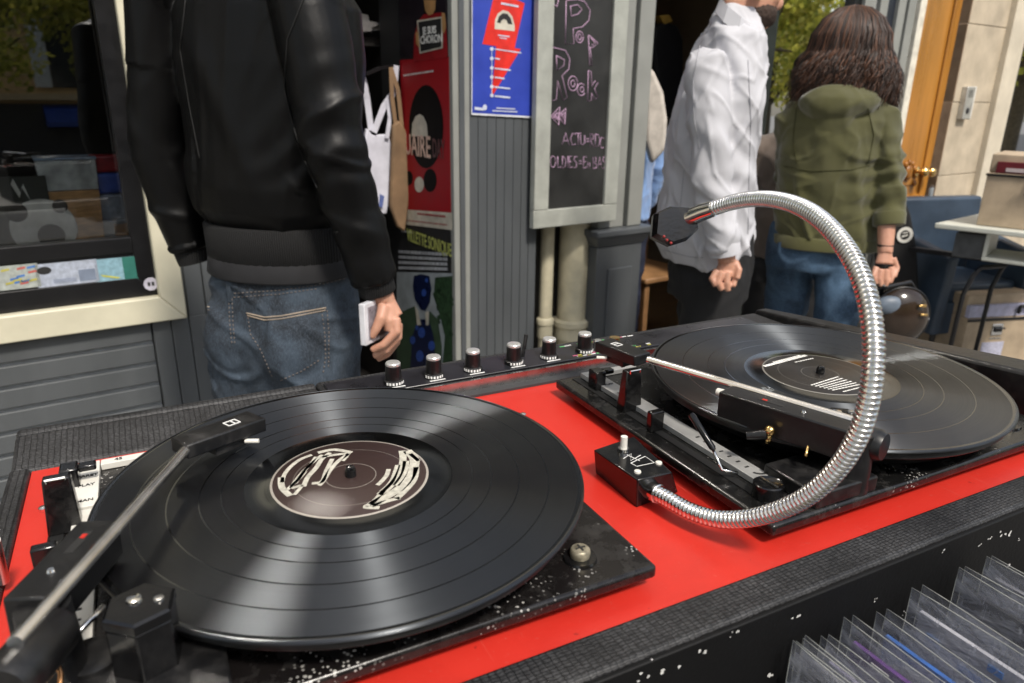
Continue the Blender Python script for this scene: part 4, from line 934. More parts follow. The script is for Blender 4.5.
# stone wall blocks
b=MB(); z=0; r=0
b.box(4.9305,5.40,-.02,.12,0,.55-.0)
z=.55
while z<2.9:
    b.box(4.9305,5.40,-.022,.12,z+.002,z+.44); z+=.442
so_(b,'stone_block',STONE,bevel=.003)
b=MB(); b.box(4.9305,5.40,-.015,.119,.5,2.95); so_(b,'mortar',mat('mortar',(.3,.26,.2),.9))
b=MB(); b.box(5.40,5.60,-.06,.12,0,2.9); so_(b,'pale_jamb',STONE2,bevel=.006)
b=MB(); b.box(5.61,9,.1,.15,0,.8); b.box(7.2,9.0,.0,.1,0,2.9); so_(b,'stone_wall',STONE,bevel=.006)
b=MB(); b.box(5.601,5.75,.0,.1,.8,2.9); so_(b,'window_frame',BKF,bevel=.005)
b=MB(); b.box(5.75,7.2,.03,.04,.8,2.9); so_(b,'window_pane',GLR)
b=MB(); b.box(4.40,9,-.05,.12,2.9,3.3); so_(b,'string_course',STONE2,bevel=.01)
b=MB(); b.box(4.45,9,.16,3,0,2.9); so_(b,'inner_wall',DRK)
up=empty('upper_storeys',F2W(0,0,3.16),FA,'pale stone storeys above the shop fronts, out of the top of the picture','building')
b=MB(); b.box(-12,14,-.0,5,0,.2); b.box(-12,14,.02,5,.2,4.6); b.obj('wall',STONE2,up)
for k in range(9):
    x=-11+k*2.7
    b=MB(); b.box(x,x+1.1,-.02,.0195,.7,2.7); wv=b.obj('window',mat('shutter_white',(.6,.6,.56),.5),up,bevel=.01)
    b=MB(); b.box(x+.12,x+.98,-.03,-.0205,.8,2.6); b.obj('pane',GLR,wv)
b=MB(); b.box(-12,-2.46,0,5,-3.16,0); b.obj('side_wall',STONE2,up); 
b=MB(); b.box(9.01,14,0,5,-3.16,0); b.obj('side_wall',STONE2,up)
# ---- intercom
I0=fp(963,103,-.02); t=empty('intercom',F2W(I0.x,-.022,I0.z),FA,'small silver door intercom on the limestone wall beside the ochre door','intercom')
b=MB(); b.box(-.05,.05,-.035,0,-.095,.095); ib=b.obj('housing',mat('intercom_silver',(.55,.54,.5),.35,.5),t,bevel=.004)
b=MB(); b.box(.042,.054,-.037,.0,-.097,.097); b.obj('side_trim',WPL,t,bevel=.003)
b=MB(); 
for k in range(5): b.box(-.03,.02,-.0362,-.0352,.035+.009*k,.038+.009*k)
b.obj('speaker_slots',PRINTK,ib)
b=MB(); b.ball((-.004,-.036,-.045),.019,14,8,(1,.3,1)); b.obj('camera_eye',PRINTK,ib,smooth=1)
# ---- hanging bags and shelf in the record shop
def Wf(px,py,s,w): # facade-parallel offset helper
    return fp(px,py,w)
wb=.42
def strap(b,pts,w,width=.011,th=.0012):
    q=[]
    for x,y in pts: p=fp(x,y,w); q.append(Vector((p.x,w,p.z)))
    for a,c in zip(q,q[1:]):
        d=(c-a).normalized(); sd=d.cross(Vector((0,1,0))).normalized(); b.obox((a+c)/2,d,sd,Vector((0,1,0)),(c-a).length/2+.002,width,th)
def cloth_poly(b,pts,w,th=.012,amp=.01,seed=0):
    q=[]
    for x,y in pts: p=fp(x,y,w); q.append((p.x,p.z))
    f=[b.v((x,w-th+amp*noise.noise(Vector((x*20,z*9,seed))),z)) for x,z in q]; k=[b.v((x,w+th,z)) for x,z in q]; n=len(q)
    for i in range(n): b.bm.faces.new([f[i],f[(i+1)%n],k[(i+1)%n],k[i]])
    b.bm.faces.new(f); b.bm.faces.new(list(reversed(k)))
P=fp(380,70,wb); tw=empty('tote_bag',F0,FA,'white cloth tote bag hanging by knotted straps behind the brown one','tote bag')
WCL=mat('white_cotton',(.6,.6,.68),.8,var=.2,scale=15,bmp=.3,bscale=40)
b=MB(); cloth_poly(b,[(366,128),(372,135),(388,134),(392,150),(391,190),(386,214),(376,214),(360,205),(362,150)],wb); b.obj('bag_body',WCL,tw,bevel=.006,seg=2)
b=MB(); strap(b,[(363,78),(367,98),(371,130)],wb-.01,.013); b.obj('strap',WCL,tw,bevel=.001); b=MB(); strap(b,[(396,66),(394,92),(384,106),(374,132)],wb-.014,.013); b.obj('strap',WCL,tw,bevel=.001)
b=MB(); strap(b,[(388,100),(390,118),(387,138)],wb-.018,.009); b.obj('strap',WCL,tw,bevel=.001)
b=MB(); cloth_poly(b,[(371,190),(376,192),(374,208),(369,204)],wb-.016,.002); cloth_poly(b,[(380,194),(384,196),(382,208),(379,206)],wb-.016,.002); b.obj('blue_print',mat('tote_blue',(.1,.14,.35),.7),tw)
tb2=empty('tote_bag',F0,FA,'brown canvas bag hanging beside the posters','tote bag')
BRC=mat('brown_canvas',(.21,.13,.07),.8,var=.3,scale=12,bmp=.3,bscale=60)
b=MB(); cloth_poly(b,[(392,125),(398,120),(407,133),(411,148),(410,166),(408,200),(404,232),(396,226),(389,205),(391,160)],wb-.03,.014); b.obj('bag_body',BRC,tb2,bevel=.008)
b=MB(); strap(b,[(391,68),(392,96),(396,128)],wb-.035,.009); strap(b,[(391,68),(398,90),(402,128)],wb-.032,.009); b.obj('strap',BRC,tb2,bevel=.001)
rl=empty('display_rack',F0,FA,'dark rack with loose white papers at the top of the record shop doorway','rack')
b=MB(); p0=fp(345,36,.7); p1=fp(400,28,.7); b.box(p0.x-.3,p1.x+.02,.68,1.0,p0.z-.035,p0.z); b.box(p0.x-.3,p1.x+.02,.68,1.0,.9,.93); b.box(p1.x,p1.x+.03,.68,1.0,.03,p0.z+.5); b.obj('shelf',DRK,rl)
for k,(x0,x1,y0,y1,tl) in enumerate(((353,372,12,34,.2),(358,386,20,32,-.35),(372,384,22,27,.1))):
    b=MB(); cloth_poly(b,[(x0,y1),(x0+2,y0),(x1-4,y0+3),(x1,y1-6*tl),(x1-2,y1-2)],.66-.012*k,.002); b.obj('paper',mat('old_paper',(.36,.34,.33),.7,var=.3),rl)
b=MB(); strap(b,[(366,74),(380,68),(392,66)],wb-.02,.006,.012); b.obj('coat_hook',BKF,rl)
# ---- interior of clothing shop: hanging coat, wooden chair
h=F2W(2.75,.9,1.75)
ht=empty('hanging_coat',F0,FA,'black coat with a yellow collar tag hanging inside the dark doorway','coat')
b=MB(); cloth_poly(b,[(650,27),(660,22),(672,26),(678,40),(679,85),(676,118),(656,118),(650,80),(647,45)],.8,.05); b.obj('coat_body',mat('coat_black',(.006,.006,.007),.8),ht,bevel=.02,seg=3)
b=MB(); cloth_poly(b,[(656,16),(666,15),(669,22),(661,25)],.78,.03); b.obj('collar_tag',mat('mustard',(.5,.3,.05),.7),ht,bevel=.006)
ch=empty('wooden_chair',F0,FA,'brown wooden chair inside the clothing shop doorway','chair')
W3=mat('chair_wood',(.3,.16,.07),.5,var=.3,scale=10)
P=fp(661,250,.55)
for dx in (-.2,.12):
    for dw in (0,.36):
        b=MB(); b.box(P.x+dx,P.x+dx+.035,.45+dw,.485+dw,.03,.45 if not dw else .95); b.obj('leg',W3,ch,bevel=.006)
b=MB(); b.box(P.x-.22,P.x+.18,.43,.86,.4505,.485); b.obj('seat',W3,ch,bevel=.01)
b=MB(); b.box(P.x-.165,P.x+.12,.815,.84,.7,.93); b.obj('backrest',W3,ch,bevel=.008)
# ---- blue armchair
BLU=mat('blue_leather',(.035,.055,.085),.4,var=.25,scale=8,bmp=.2,bscale=60)
ac=empty('armchair',(2.53,4.10,0),R(14),'blue leather armchair standing before the ochre door','armchair')
def A3(b,n,m=BLU,**k): return b.obj(n,m,ac,**k)
b=MB(); b.box(-.235,.235,-.22,.16,.36,.50); A3(b,'seat',bevel=.025,seg=3)
b=MB(); b.hexa([(-.30,.15,.20),(.30,.15,.20),(.30,.24,.20),(-.30,.24,.20),(-.31,.19,.91),(.31,.19,.91),(.31,.27,.91),(-.31,.27,.91)]); A3(b,'backrest',bevel=.018,seg=3)
for x in (-.27,.27):
    b=MB(); b.hexa([(x-.032,-.25,.22),(x+.032,-.25,.22),(x+.032,.149,.22),(x-.032,.149,.22),(x-.032,-.27,.66),(x+.032,-.27,.66),(x+.032,.149,.74),(x-.032,.149,.74)]); A3(b,'armrest',bevel=.015,seg=3)
b=MB(); b.box(-.235,.235,-.235,-.2205,.22,.40); A3(b,'front_board',bevel=.01)
for x in (-.26,.26):
    for y in (-.22,.2):
        b=MB(); b.cyl((x*1.02,y,0),(x,y,.22),.010,.016,12); b.obj('leg',BKF,ac)
cb=empty('small_jar',(2.45,4.33,.905),0,'tiny glass jar standing on top of the blue armchair back','jar')
b=MB(); b.lathe([(.014,.002),(.014,.05),(.011,.055)],n=16); b.obj('jar_body',mat('jar_grey',(.25,.27,.28),.2),cb)
b=MB(); b.lathe([(.012,.0552),(.012,.066)],n=16); b.obj('lid',mat('jar_lid',(.12,.1,.09),.4),cb)
# black coat with round badge draped on the chair's left side
co2=empty('draped_coat',(0,0,0),0,'black coat with a round white badge draped over the left of the blue armchair','coat')
q=[at_Y(x,y,3.86) for x,y in ((886,196),(903,192),(912,215),(918,248),(920,290),(915,330),(885,330),(880,250))]
b=MB(); f=[b.v(p) for p in q]; k=[b.v(p+Vector((.0,.09,0))) for p in q]; n=len(q)
for i in range(n): b.bm.faces.new([f[i],f[(i+1)%n],k[(i+1)%n],k[i]])
b.bm.faces.new(f); b.bm.faces.new(list(reversed(k))); b.obj('coat_body',mat('coat_black',(.006,.006,.007),.8),co2,bevel=.02,seg=3)
c=at_Y(905,235,3.852); b=MB()
n=20
for k in range(n):
    a0,a1=2*math.pi*k/n,2*math.pi*(k+1)/n; P=lambda a,r:(c.x+r*math.cos(a),c.y,c.z+r*math.sin(a))
    b.face([P(a0,.026),P(a1,.026),P(a1,.043),P(a0,.043)])
b.face([(c.x-.016,c.y,c.z-.014),(c.x+.016,c.y,c.z-.004),(c.x+.016,c.y,c.z+.005),(c.x-.016,c.y,c.z-.005)]); b.face([(c.x-.014,c.y,c.z+.006),(c.x+.014,c.y,c.z+.012),(c.x+.012,c.y,c.z+.018),(c.x-.012,c.y,c.z+.013)])
b.obj('badge',WPL,co2,smooth=None)
# ---- school table with boxes
TZ=.875
p1=at_z(935,222,TZ); 
tq=[at_z(935,223,TZ),at_z(1120,243,TZ),at_z(1120,212,TZ),at_z(990,211,TZ)]
o=Vector(((p1.x+2.9)/2,3.6,0)); TA=R(8)
dk=empty('school_desk',(0,0,0),0,'pale topped school desk with open shelf carrying a beige crate','desk')
DKT=mat('desk_top_laminate',(.55,.56,.5),.4,var=.08)
b=MB(); b.hexa([tuple(p-Vector((0,0,.025))) for p in tq]+[tuple(p) for p in tq]); b.obj('desk_top',DKT,dk,bevel=.005)
dA=(tq[1]-tq[0]).normalized(); dB=Vector((-dA.y,dA.x,0))
s0=tq[0]+dA*.22+dB*.03
b=MB()
for zz in (-.05,-.15): 
    a=s0+Vector((0,0,zz)) 
    if zz==-.15: b.obox(a+dA*.6+dB*.15,dA,dB,Vector((0,0,1)),.6,.15,.008)
b.obox(s0+dA*.008+dB*.15+Vector((0,0,-.084)),dA,dB,Vector((0,0,1)),.008,.15,.058)
b.obj('shelf',DKT,dk,bevel=.003)
b=MB(); b.obox(s0+dA*.5+dB*.15+Vector((0,0,-.11)),dA,dB,Vector((0,0,1)),.3,.1,.02); o_=b.obj('folder',mat('magenta_folder',(.16,.015,.09),.5),None); o_['label']='magenta folder lying in the open shelf of the school desk'; o_['category']='folder'
b=MB(); b.obox(s0-dA*.06+dB*.15+Vector((0,0,-.10)),dA,dB,Vector((0,0,1)),.07,.13,.06); b.obj('metal_housing',mat('grey_sheet_metal',(.1,.105,.11),.4,.3),dk,bevel=.006)
LG=mat('dark_tube_steel',(.02,.02,.022),.35,.4)
for q in (tq[0]+dA*.20+dB*.06,tq[0]+dA*.28+dB*.34):
    b=MB(); b.tube([q+Vector((.14,.0,-.19)),q+Vector((.03,0,-.2)),q+Vector((-.0,0,-.24)),q+Vector((-.03,0,-.34)),(q.x-.04,q.y,.0)],.011,12); b.obj('leg',LG,dk,smooth=1)
b=MB(); b.obox(s0-dA*.0+dB*.12+Vector((.2,0,-.19)),dA,dB,Vector((0,0,1)),.55,.02,.012); b.obj('rail',LG,dk)
BEI=mat('beige_crate_board',(.46,.36,.25),.6,var=.3,scale=7,bmp=.2,bscale=80)
def crate(label,P,ax,w,d,h,slot,items):
    c=empty('storage_crate',(P.x,P.y,P.z),math.atan2(ax.y,ax.x),label,'crate','beige latched crates by the desk')
    B=lambda: MB()
    b=B(); b.box(0,w,0,d,.001,h*.74); bd=b.obj('crate_body',BEI,c,bevel=.004)
    b=B(); b.box(0,w,.03,d,h*.74+.0005,h); b.obj('lid',BEI,c,bevel=.006)
    b=B(); b.box(-.004,w+.004,-.006,.0,h*.70,h*.735); b.obj('edge_trim',BKF,c,bevel=.002)
    x=w*.36
    b=B(); b.box(x-.035,x+.035,-.006,0,h*.52,h*.66); lt=b.obj('latch',CHR,c,bevel=.003)
    b=B(); b.box(x-.024,x+.024,-.012,-.0062,h*.565,h*.62); b.tube([(x-.035,-.014,h*.6),(x-.03,-.02,h*.615),(x+.03,-.02,h*.615),(x+.035,-.014,h*.6)],.004,8); b.obj('latch_bar',BKF,lt,bevel=.002)
    b=B(); b.box(x-.036,x+.036,-.003,0,h*.475,h*.49); b.obj('hinge_line',STEEL,lt)
    return c
P=at_z(976,225,TZ+.001); P2=at_z(1060,234,TZ+.001); ax=(P2-P).normalized()
c1=crate('upper beige latched crate on the school desk with dark red folders in its slot',P,ax,.55,.33,.335,1,1)
b=MB(); b.box(.03,.5,.004,.0295,.335*.745,.335*.90); o_=b.obj('folder',mat('dark_red_folder',(.12,.008,.015),.4),None,bevel=.002); o_.parent=None
o_.location=c1.location; o_.rotation_euler=c1.rotation_euler; o_['label']='dark red folder stuck in the slot of the upper beige crate'; o_['category']='folder'
b=MB(); b.box(.07,.15,.001,.0038,.335*.77,.335*.82); b.obj('spine_label',mat('pinkish_white',(.5,.42,.42),.5),o_)
P=at_Y(962,358,3.75); P.z=0; P=Vector((2.44,3.72,0)); ax=Vector((math.cos(R(12)),math.sin(R(12)),0))
c2=crate('lower beige latched crate with a paper label, on the ground under the desk',P,ax,.55,.4,.46,1,1)
b=MB(); b.box(.12,.26,-.004,-.001,.11,.20); b.obj('paper_label',mat('label_paper_blue',(.5,.5,.62),.6,var=.3,scale=120),c2)
b=MB(); b.box(.0,.56,.002,.0295,.46*.745,.46*.89); b.obj('lilac_packet',mat('lilac_paper',(.45,.45,.6),.6),c2,bevel=.003)
b=MB(); b.tube([(.30,-.012,.36),(.30,-.014,.40),(.31,-.014,.402),(.40,-.014,.385)],.009,10); b.obj('black_handle',BKF,c2,smooth=1)
# ---- the other side of the street, seen in the window glass
ob=empty('opposite_building',F2W(0,-27,-.9),FA,'ochre stone building with balconies mirrored in the left shop window','building')
b=MB(); b.box(-24,14,-6,0,0,15); b.obj('wall',mat('ochre_stone',(.72,.48,.22),.8,var=.2,scale=1.2),ob)
b=MB()
for z in (3.3,6.5,9.7,12.9): b.box(-24,26,.001,.45,z,z+.2)
for k in range(12): b.box(-24,26,.001,.03,3.6+k*.0+.45*k if k<6 else 6.8+.45*(k-6),(3.6+.45*k if k<6 else 6.8+.45*(k-6))+.04)
b.obj('cornice',mat('ochre_trim',(.6,.45,.25),.8),ob)
b=MB(); b.box(-24,26,.001,.1,0,3.2); b.obj('shop_level',mat('dark_shops',(.02,.022,.025),.4),ob)
for k in range(12):
    for z in (3.7,6.9,10.1):
        x=-22.2+k*3.4
        b=MB(); b.box(x,x+1.3,.031,.1,z,z+2.1); wv=b.obj('window',mat('window_dark',(.03,.035,.04),.15),ob)
        b=MB(); b.box(x-.5,x-.02,.1,.16,z,z+2.1); b.box(x+1.32,x+1.8,.1,.16,z,z+2.1); b.obj('shutter',mat('shutter_white',(.6,.6,.56),.5),wv)
        if k%2==0:
            b=MB()
            for q in range(7): b.ball((x+.15*q+.1,.3,z+.18+.05*(q%2)),.14,8,6)
            b.obj('flower_box',mat('red_flowers',(.4,.03,.03),.7),wv,smooth=1)
b=MB(); b.hexa([(-3,.1,2.5),(5,.1,2.5),(5,.12,2.5),(-3,.12,2.5)][:0] or [(1.2,1.3,2.45),(2.7,1.3,2.45),(2.7,.12,2.5),(1.2,.12,2.5),(1.2,1.3,2.6),(2.7,1.3,2.6),(2.7,.12,3.15),(1.2,.12,3.15)]); b.obj('awning',mat('blue_awning',(.02,.06,.28),.6),ob)
# ---- street trees
def leafmat():
    m,nt,b=newmat('plane_leaves'); oi=nt.nodes.new('ShaderNodeNewGeometry')
    c=ramp(nt,oi.outputs['Random Per Island'],[(0,(.22,.26,.04)),(.5,(.42,.42,.07)),(1,(.62,.55,.12))])
    nt.links.new(c,b.inputs['Base Color']); b.inputs['Roughness'].default_value=.5
    tl=nt.nodes.new('ShaderNodeBsdfTranslucent'); nt.links.new(c,tl.inputs[0]); mx=nt.nodes.new('ShaderNodeMixShader'); mx.inputs[0].default_value=.5
    out=[n for n in nt.nodes if n.type=='OUTPUT_MATERIAL'][0]; nt.links.new(b.outputs[0],mx.inputs[1]); nt.links.new(tl.outputs[0],mx.inputs[2]); nt.links.new(mx.outputs[0],out.inputs[0])
    return m
LF=leafmat(); BARK=mat('bark',(.12,.1,.07),.9,var=.4,bmp=.5)
rt=random.Random(3)
tr=empty('street_tree',F2W(-.6,-19,-.6),0,'plane tree across the street, mirrored at the left of the shop window','tree','street trees')
b=MB(); b.tube([(0,0,0),(.05,.02,1.5),(0,0,3.0),(.1,0,4.2)],[.2,.16,.14,.1],12)
tips=[]
for k in range(9):
    a=k*.7; l=rt.uniform(1.2,2.2); e_=Vector((math.cos(a)*l,math.sin(a)*l,3.2+rt.uniform(.6,3.0))); tips.append(e_)
    b.tube([(0,0,2.8+.12*k),(e_.x*.5,e_.y*.5,2.9+.12*k+(e_.z-3)*.4),tuple(e_)],[.07,.05,.02],8)
b.obj('trunk',BARK,tr)
b=MB()
cl=[(t+Vector((rt.gauss(0,.5),rt.gauss(0,.5),rt.gauss(0,.4))),rt.uniform(.5,.95)) for t in tips for _ in range(3)]
for _ in range(5200):
    c,r=rt.choice(cl); v=Vector((rt.gauss(0,1),rt.gauss(0,1),rt.gauss(0,.8))); v=v.normalized()*r*(rt.random()**.45); p=c+v
    n=Vector((rt.gauss(0,1),rt.gauss(0,1),rt.gauss(0,1))).normalized(); u=n.orthogonal().normalized(); q=n.cross(u); s=rt.uniform(.06,.12)
    b.face([p-u*s,p-q*s*.7,p+u*s,p+q*s*.7])
b.obj('crown',LF,tr,smooth=None)
for k,(s,w_,lb) in enumerate(((3.0,-21.5,'second plane tree across the street, mirrored beside the window edge'),(14,-9.5,'plane tree down the street, mirrored in the clothing shop window'),(-6,-5.2,'plane tree up the street, behind the left of the picture'),(17,-4.6,'plane tree by the near kerb, mirrored in the window at the right edge'),(19,-12.2,'nearer of the two plane trees down the far kerb, mirrored in the glass'),(25,-15.0,'farthest plane tree down the far kerb, mirrored in the glass'))):
    t=copy_tree(tr); t.location=F2W(s,w_,-1.7 if s>9 else 0); t.rotation_euler.z=k*1.7+.5; t['label']=lb
# ================================================================== PEOPLE
from mathutils.bvhtree import BVHTree
def solid(mb,voxel,sm=4,folds=None,keep=None):
    me=mb.mesh('t'); o=bpy.data.objects.new('t',me); col.objects.link(o)
    m=o.modifiers.new('r','REMESH'); m.mode='VOXEL'; m.voxel_size=voxel
    if sm: s=o.modifiers.new('s','SMOOTH'); s.iterations=sm; s.factor=.5
    dg=bpy.context.evaluated_depsgraph_get(); out=bpy.data.meshes.new_from_object(o.evaluated_get(dg))
    bpy.data.objects.remove(o)
    if folds:
        out.update(); vs=out.vertices; nr=[Vector(v.normal) for v in vs]
        for v,n in zip(vs,nr): v.co=v.co+n*folds(v.co)
    for p in out.polygons: p.use_smooth=True
    return out
def shift(me,P): me.transform(Matrix.Translation(-P)); return me
def ridged(p,f,seed=0):
    return 1-2*abs(noise.noise(Vector((p.x*f[0]+seed,p.y*f[1]+seed*1.7,p.z*f[2]-seed))))
def fold(amp,f,seed,fine=.35):
    def g(p):
        w=noise.noise_vector(p*5+Vector((seed,0,0)))*.05
        q=p+w
        return amp*(ridged(q,f,seed)**2-.35)+amp*fine*ridged(q,tuple(k*2.3 for k in f),seed+5)
    return g
def crease(p,f,w,amp,seed,st=(1,1,1)):
    q=Vector((p.x*f*st[0]+seed,p.y*f*st[1],p.z*f*st[2]))
    q+=noise.noise_vector(q*.8)*.35
    n=noise.noise(q); return amp*(math.exp(-(n/w)**2)-.25)
def torso(b,rings,n=28):
    """rings: (centre, half width, half depth, forward vector)"""
    rr=[]
    for c,hw,hd,fw in rings:
        fw=Vector((fw[0],fw[1],0)).normalized(); rt_=Vector((fw.y,-fw.x,0)); rr.append(b.ring(Vector(c),rt_,fw,hw,hd,n))
    b.skin(rr)
SKIN=None
def skinmat():
    m,nt,b=newmat('skin'); v=coords(nt); n=noisetex(nt,v,30,4)
    nt.links.new(mixcol(nt,n,(.42,.2,.13),(.6,.33,.23)),b.inputs['Base Color']); b.inputs['Roughness'].default_value=.45
    b.inputs['Subsurface Weight'].default_value=.12; b.inputs['Subsurface Radius'].default_value=(.012,.004,.002); b.inputs['Subsurface Scale'].default_value=.6
    bump(nt,b,noisetex(nt,v,260,3),.15,.0006); return m
SKIN=skinmat()
def head(b,c,fw,k=1.0):
    """head volumes round centre c (eye height) looking along fw"""
    fw=Vector(fw).normalized(); rt_=Vector((fw.y,-fw.x,0)).normalized(); up=rt_.cross(fw)
    def el(p,r,rx,ry,rz,n=20,m=14):
        cc=c+rt_*p[0]*k+fw*p[1]*k+up*p[2]*k; rings=[]
        for j in range(1,m):
            t=math.pi*j/m; rings.append(b.ring(cc-up*(math.cos(t)*rz*k),rt_,fw,math.sin(t)*rx*k,math.sin(t)*ry*k,n))
        b.skin(rings)
    el((0,-.012,.035),0,.074,.096,.088); el((0,.02,-.04),0,.058,.070,.075); el((0,.055,-.085),0,.030,.030,.024)
    el((0,.092,-.03),0,.012,.020,.022); el((0,.085,.012),0,.009,.014,.03); el((0,.074,-.064),0,.024,.014,.010)
    for s in (-1,1):
        el((s*.076,-.008,-.015),0,.010,.020,.032); el((s*.032,.066,.03),0,.024,.018,.008); el((s*.036,.058,-.028),0,.02,.02,.02)
def eyes(root,c,fw,k=1.0,P=Vector()):
    fw=Vector(fw).normalized(); rt_=Vector((fw.y,-fw.x,0)).normalized(); up=rt_.cross(fw)
    for s in (-1,1):
        q=c+rt_*s*.032*k+fw*.074*k+up*.008*k-P
        b=MB(); b.ball(q,.012*k,14,10); e=b.obj('eye',mat('eye_white',(.75,.73,.7),.2),root,smooth=1)
        b=MB(); b.ball(q+fw*.009*k,.0055*k,12,8); b.obj('iris',mat('iris_brown',(.05,.03,.02),.15),e,smooth=1)
def shoe(b,p,fw,k=1):
    fw=Vector((fw[0],fw[1],0)).normalized()
    b.tube([p-fw*.06+Vector((0,0,.05)),p-fw*.03+Vector((0,0,.045)),p+fw*.06+Vector((0,0,.042)),p+fw*.15+Vector((0,0,.034)),p+fw*.19+Vector((0,0,.028))],[(.028,.036),(.036,.044),(.038,.038),(.042,.030),(.026,.022)],16)
def hand_px(b,chains,Y0):
    """fingers given as polylines (px,py,Y,r)"""
    for ch in chains: b.tube([at_Y(x,y,Y) for x,y,Y,r in ch],[r for *_,r in ch],12)
def joinmesh(meshes):
    bm=bmesh.new()
    for m in meshes: bm.from_mesh(m)
    me=bpy.data.meshes.new('body'); bm.to_mesh(me); bm.free()
    for p in me.polygons: p.use_smooth=True
    return me
def add_person(label,me,P):
    me.transform(Matrix.Translation(-P)); o=link('person',me,SKIN,None,loc=P); tag(o,label,'person'); return o
def part(o,name,me,m,P,**k):
    me.transform(Matrix.Translation(-P)); return link(name,me,m,o,**k)
def project(bv,px,py,lift=.001):
    h=bv.ray_cast(CAM,ray(px,py).normalized())
    return (h[0]-ray(px,py).normalized()*lift) if h[0] else None
def stitches(b,bv,pts,r=.0011,dash=None,zoom=(0,0,1)):
    P=[(zoom[0]+x/zoom[2],zoom[1]+y/zoom[2]) for x,y in pts]; out=[]
    for (x0,y0),(x1,y1) in zip(P,P[1:]):
        n=max(2,int(math.hypot(x1-x0,y1-y0)/2))
        for k in range(n):
            t=k/n; q=project(bv,x0+(x1-x0)*t,y0+(y1-y0)*t)
            if q: out.append(q)
    if dash:
        for i in range(0,len(out)-1,2): b.tube([out[i],out[i+1]],r,6)
    elif len(out)>1: b.tube(out,r,6)
def tree(me,P):
    bm=bmesh.new(); bm.from_mesh(me); bmesh.ops.translate(bm,verts=bm.verts,vec=P if max(abs(v.co.x) for v in bm.verts)<.6 or True else Vector()); t=BVHTree.FromBMesh(bm); bm.free(); return t
# ------------------------------------------------ man in black jacket
def fabric(name,c,rough=.8,var=.25,scale=6,bs=500,bm_=.3,sheen=.3,**k): return mat(name,c,rough,var=var,scale=scale,bmp=bm_,bscale=bs,bdist=.0006,sheen=sheen,**k)
JK=mat('black_satin_leather',(.0022,.0022,.0024),.42,var=.2,scale=5,bmp=.25,bscale=220,bdist=.0005,spec=.22,rvar=.12)
RIB=None
def ribmat(name,c):
    m,nt,b=newmat(name); v=coords(nt); w=nt.nodes.new('ShaderNodeTexWave'); w.wave_type='BANDS'; w.bands_direction='X'; w.inputs['Scale'].default_value=70; nt.links.new(v,w.inputs['Vector'])
    b.inputs['Base Color'].default_value=(*c,1); b.inputs['Roughness'].default_value=.85; bump(nt,b,w.outputs[1],.6,.002); return m
RIB=ribmat('black_rib_knit',(.003,.003,.0035))
def denim(name,dark,light,sc=5):
    m,nt,b=newmat(name); v=coords(nt); n=noisetex(nt,v,sc,6,.65,.4); f=ramp(nt,n,[(.38,0.0),(.66,1.0)])
    n2=noisetex(nt,coords(nt,(1,1,.25)),500,2,.8)
    c=mixcol(nt,f,dark,light); c2=mixcol(nt,mth(nt,'MULTIPLY',ramp(nt,n2,[(.45,0.0),(.7,1.0)]),.35),c,tuple(min(1,x*2.0+.04) for x in light))
    nt.links.new(c2,b.inputs['Base Color']); b.inputs['Roughness'].default_value=.85; bump(nt,b,n2,.4,.0006); return m
DEN=denim('dark_denim',(.006,.009,.014),(.040,.058,.082),11)
DEN2=denim('blue_denim',(.012,.03,.06),(.06,.115,.19),6)
P=Vector((-.52,1.6,0)); fw=Vector((.34,.94,0)); rt1=Vector((.94,-.34,0))
B0=MB()
torso(B0,[((-.52,1.6,.88),.15,.11,fw),((-.52,1.6,1.1),.14,.10,fw),((-.51,1.6,1.35),.17,.11,fw),((-.50,1.6,1.55),.18,.11,fw),((-.50,1.6,1.66),.12,.09,fw),((-.49,1.61,1.72),.06,.06,fw),((-.48,1.63,1.82),.055,.06,fw)])
for s in (-1,1):
    h=P+rt1*.09*s; B0.tube([h+Vector((0,0,.9)),h+rt1*.01*s+Vector((0,0,.5)),h+rt1*.015*s+fw*-.02+Vector((0,0,.1))],[.085,.055,.04],16)
Rsh=at_Y(303,-18,1.49); Rel=at_Y(335,150,1.44); Rcf=at_Y(378,292,1.46); Rwr=at_Y(384,303,1.46)
Lsh=at_Y(160,-16,1.66); Lel=at_Y(160,158,1.66); Lcf=at_Y(196,262,1.66)
B0.tube([Rsh,Rel,Rwr],[.045,.035,.024],16); B0.tube([Lsh,Lel,Lcf],[.045,.035,.026],16)
hc=Vector((-.46,1.67,1.90)); head(B0,hc,(.5,.86,0))
bodyA=solid(B0,.009,2)
H=MB(); H.tube([Rel.lerp(Rwr,.7),Rwr,at_Y(389,318,1.455)],[(.027,.023),(.025,.021),(.031,.019)],18)
H.tube([at_Y(386,306,1.455),at_Y(391,318,1.455),at_Y(391,330,1.45)],[(.022,.018),(.033,.018),(.028,.015)],18)
hand_px(H,[[(396,318,1.44,.0105),(397,331,1.43,.0098),(383,345,1.425,.0088),(372,350,1.43,.0078)],
 [(398,323,1.45,.0105),(398,337,1.445,.0098),(386,350,1.44,.009),(374,356,1.445,.0078)],
 [(397,328,1.465,.010),(396,342,1.462,.0095),(387,354,1.46,.0085),(377,359,1.46,.0075)],
 [(394,332,1.48,.009),(392,345,1.478,.0085),(385,355,1.475,.0078),(379,358,1.475,.0068)],
 [(384,306,1.44,.013),(381,318,1.425,.012),(376,329,1.42,.010),(371,337,1.42,.009)]],1.45)
handA=solid(H,.0026,3)
man=add_person('man seen from behind in black jacket and blue jeans, holding a white case',joinmesh([bodyA,handA]),P)
eyes(man,hc,(.5,.86,0),1,P)
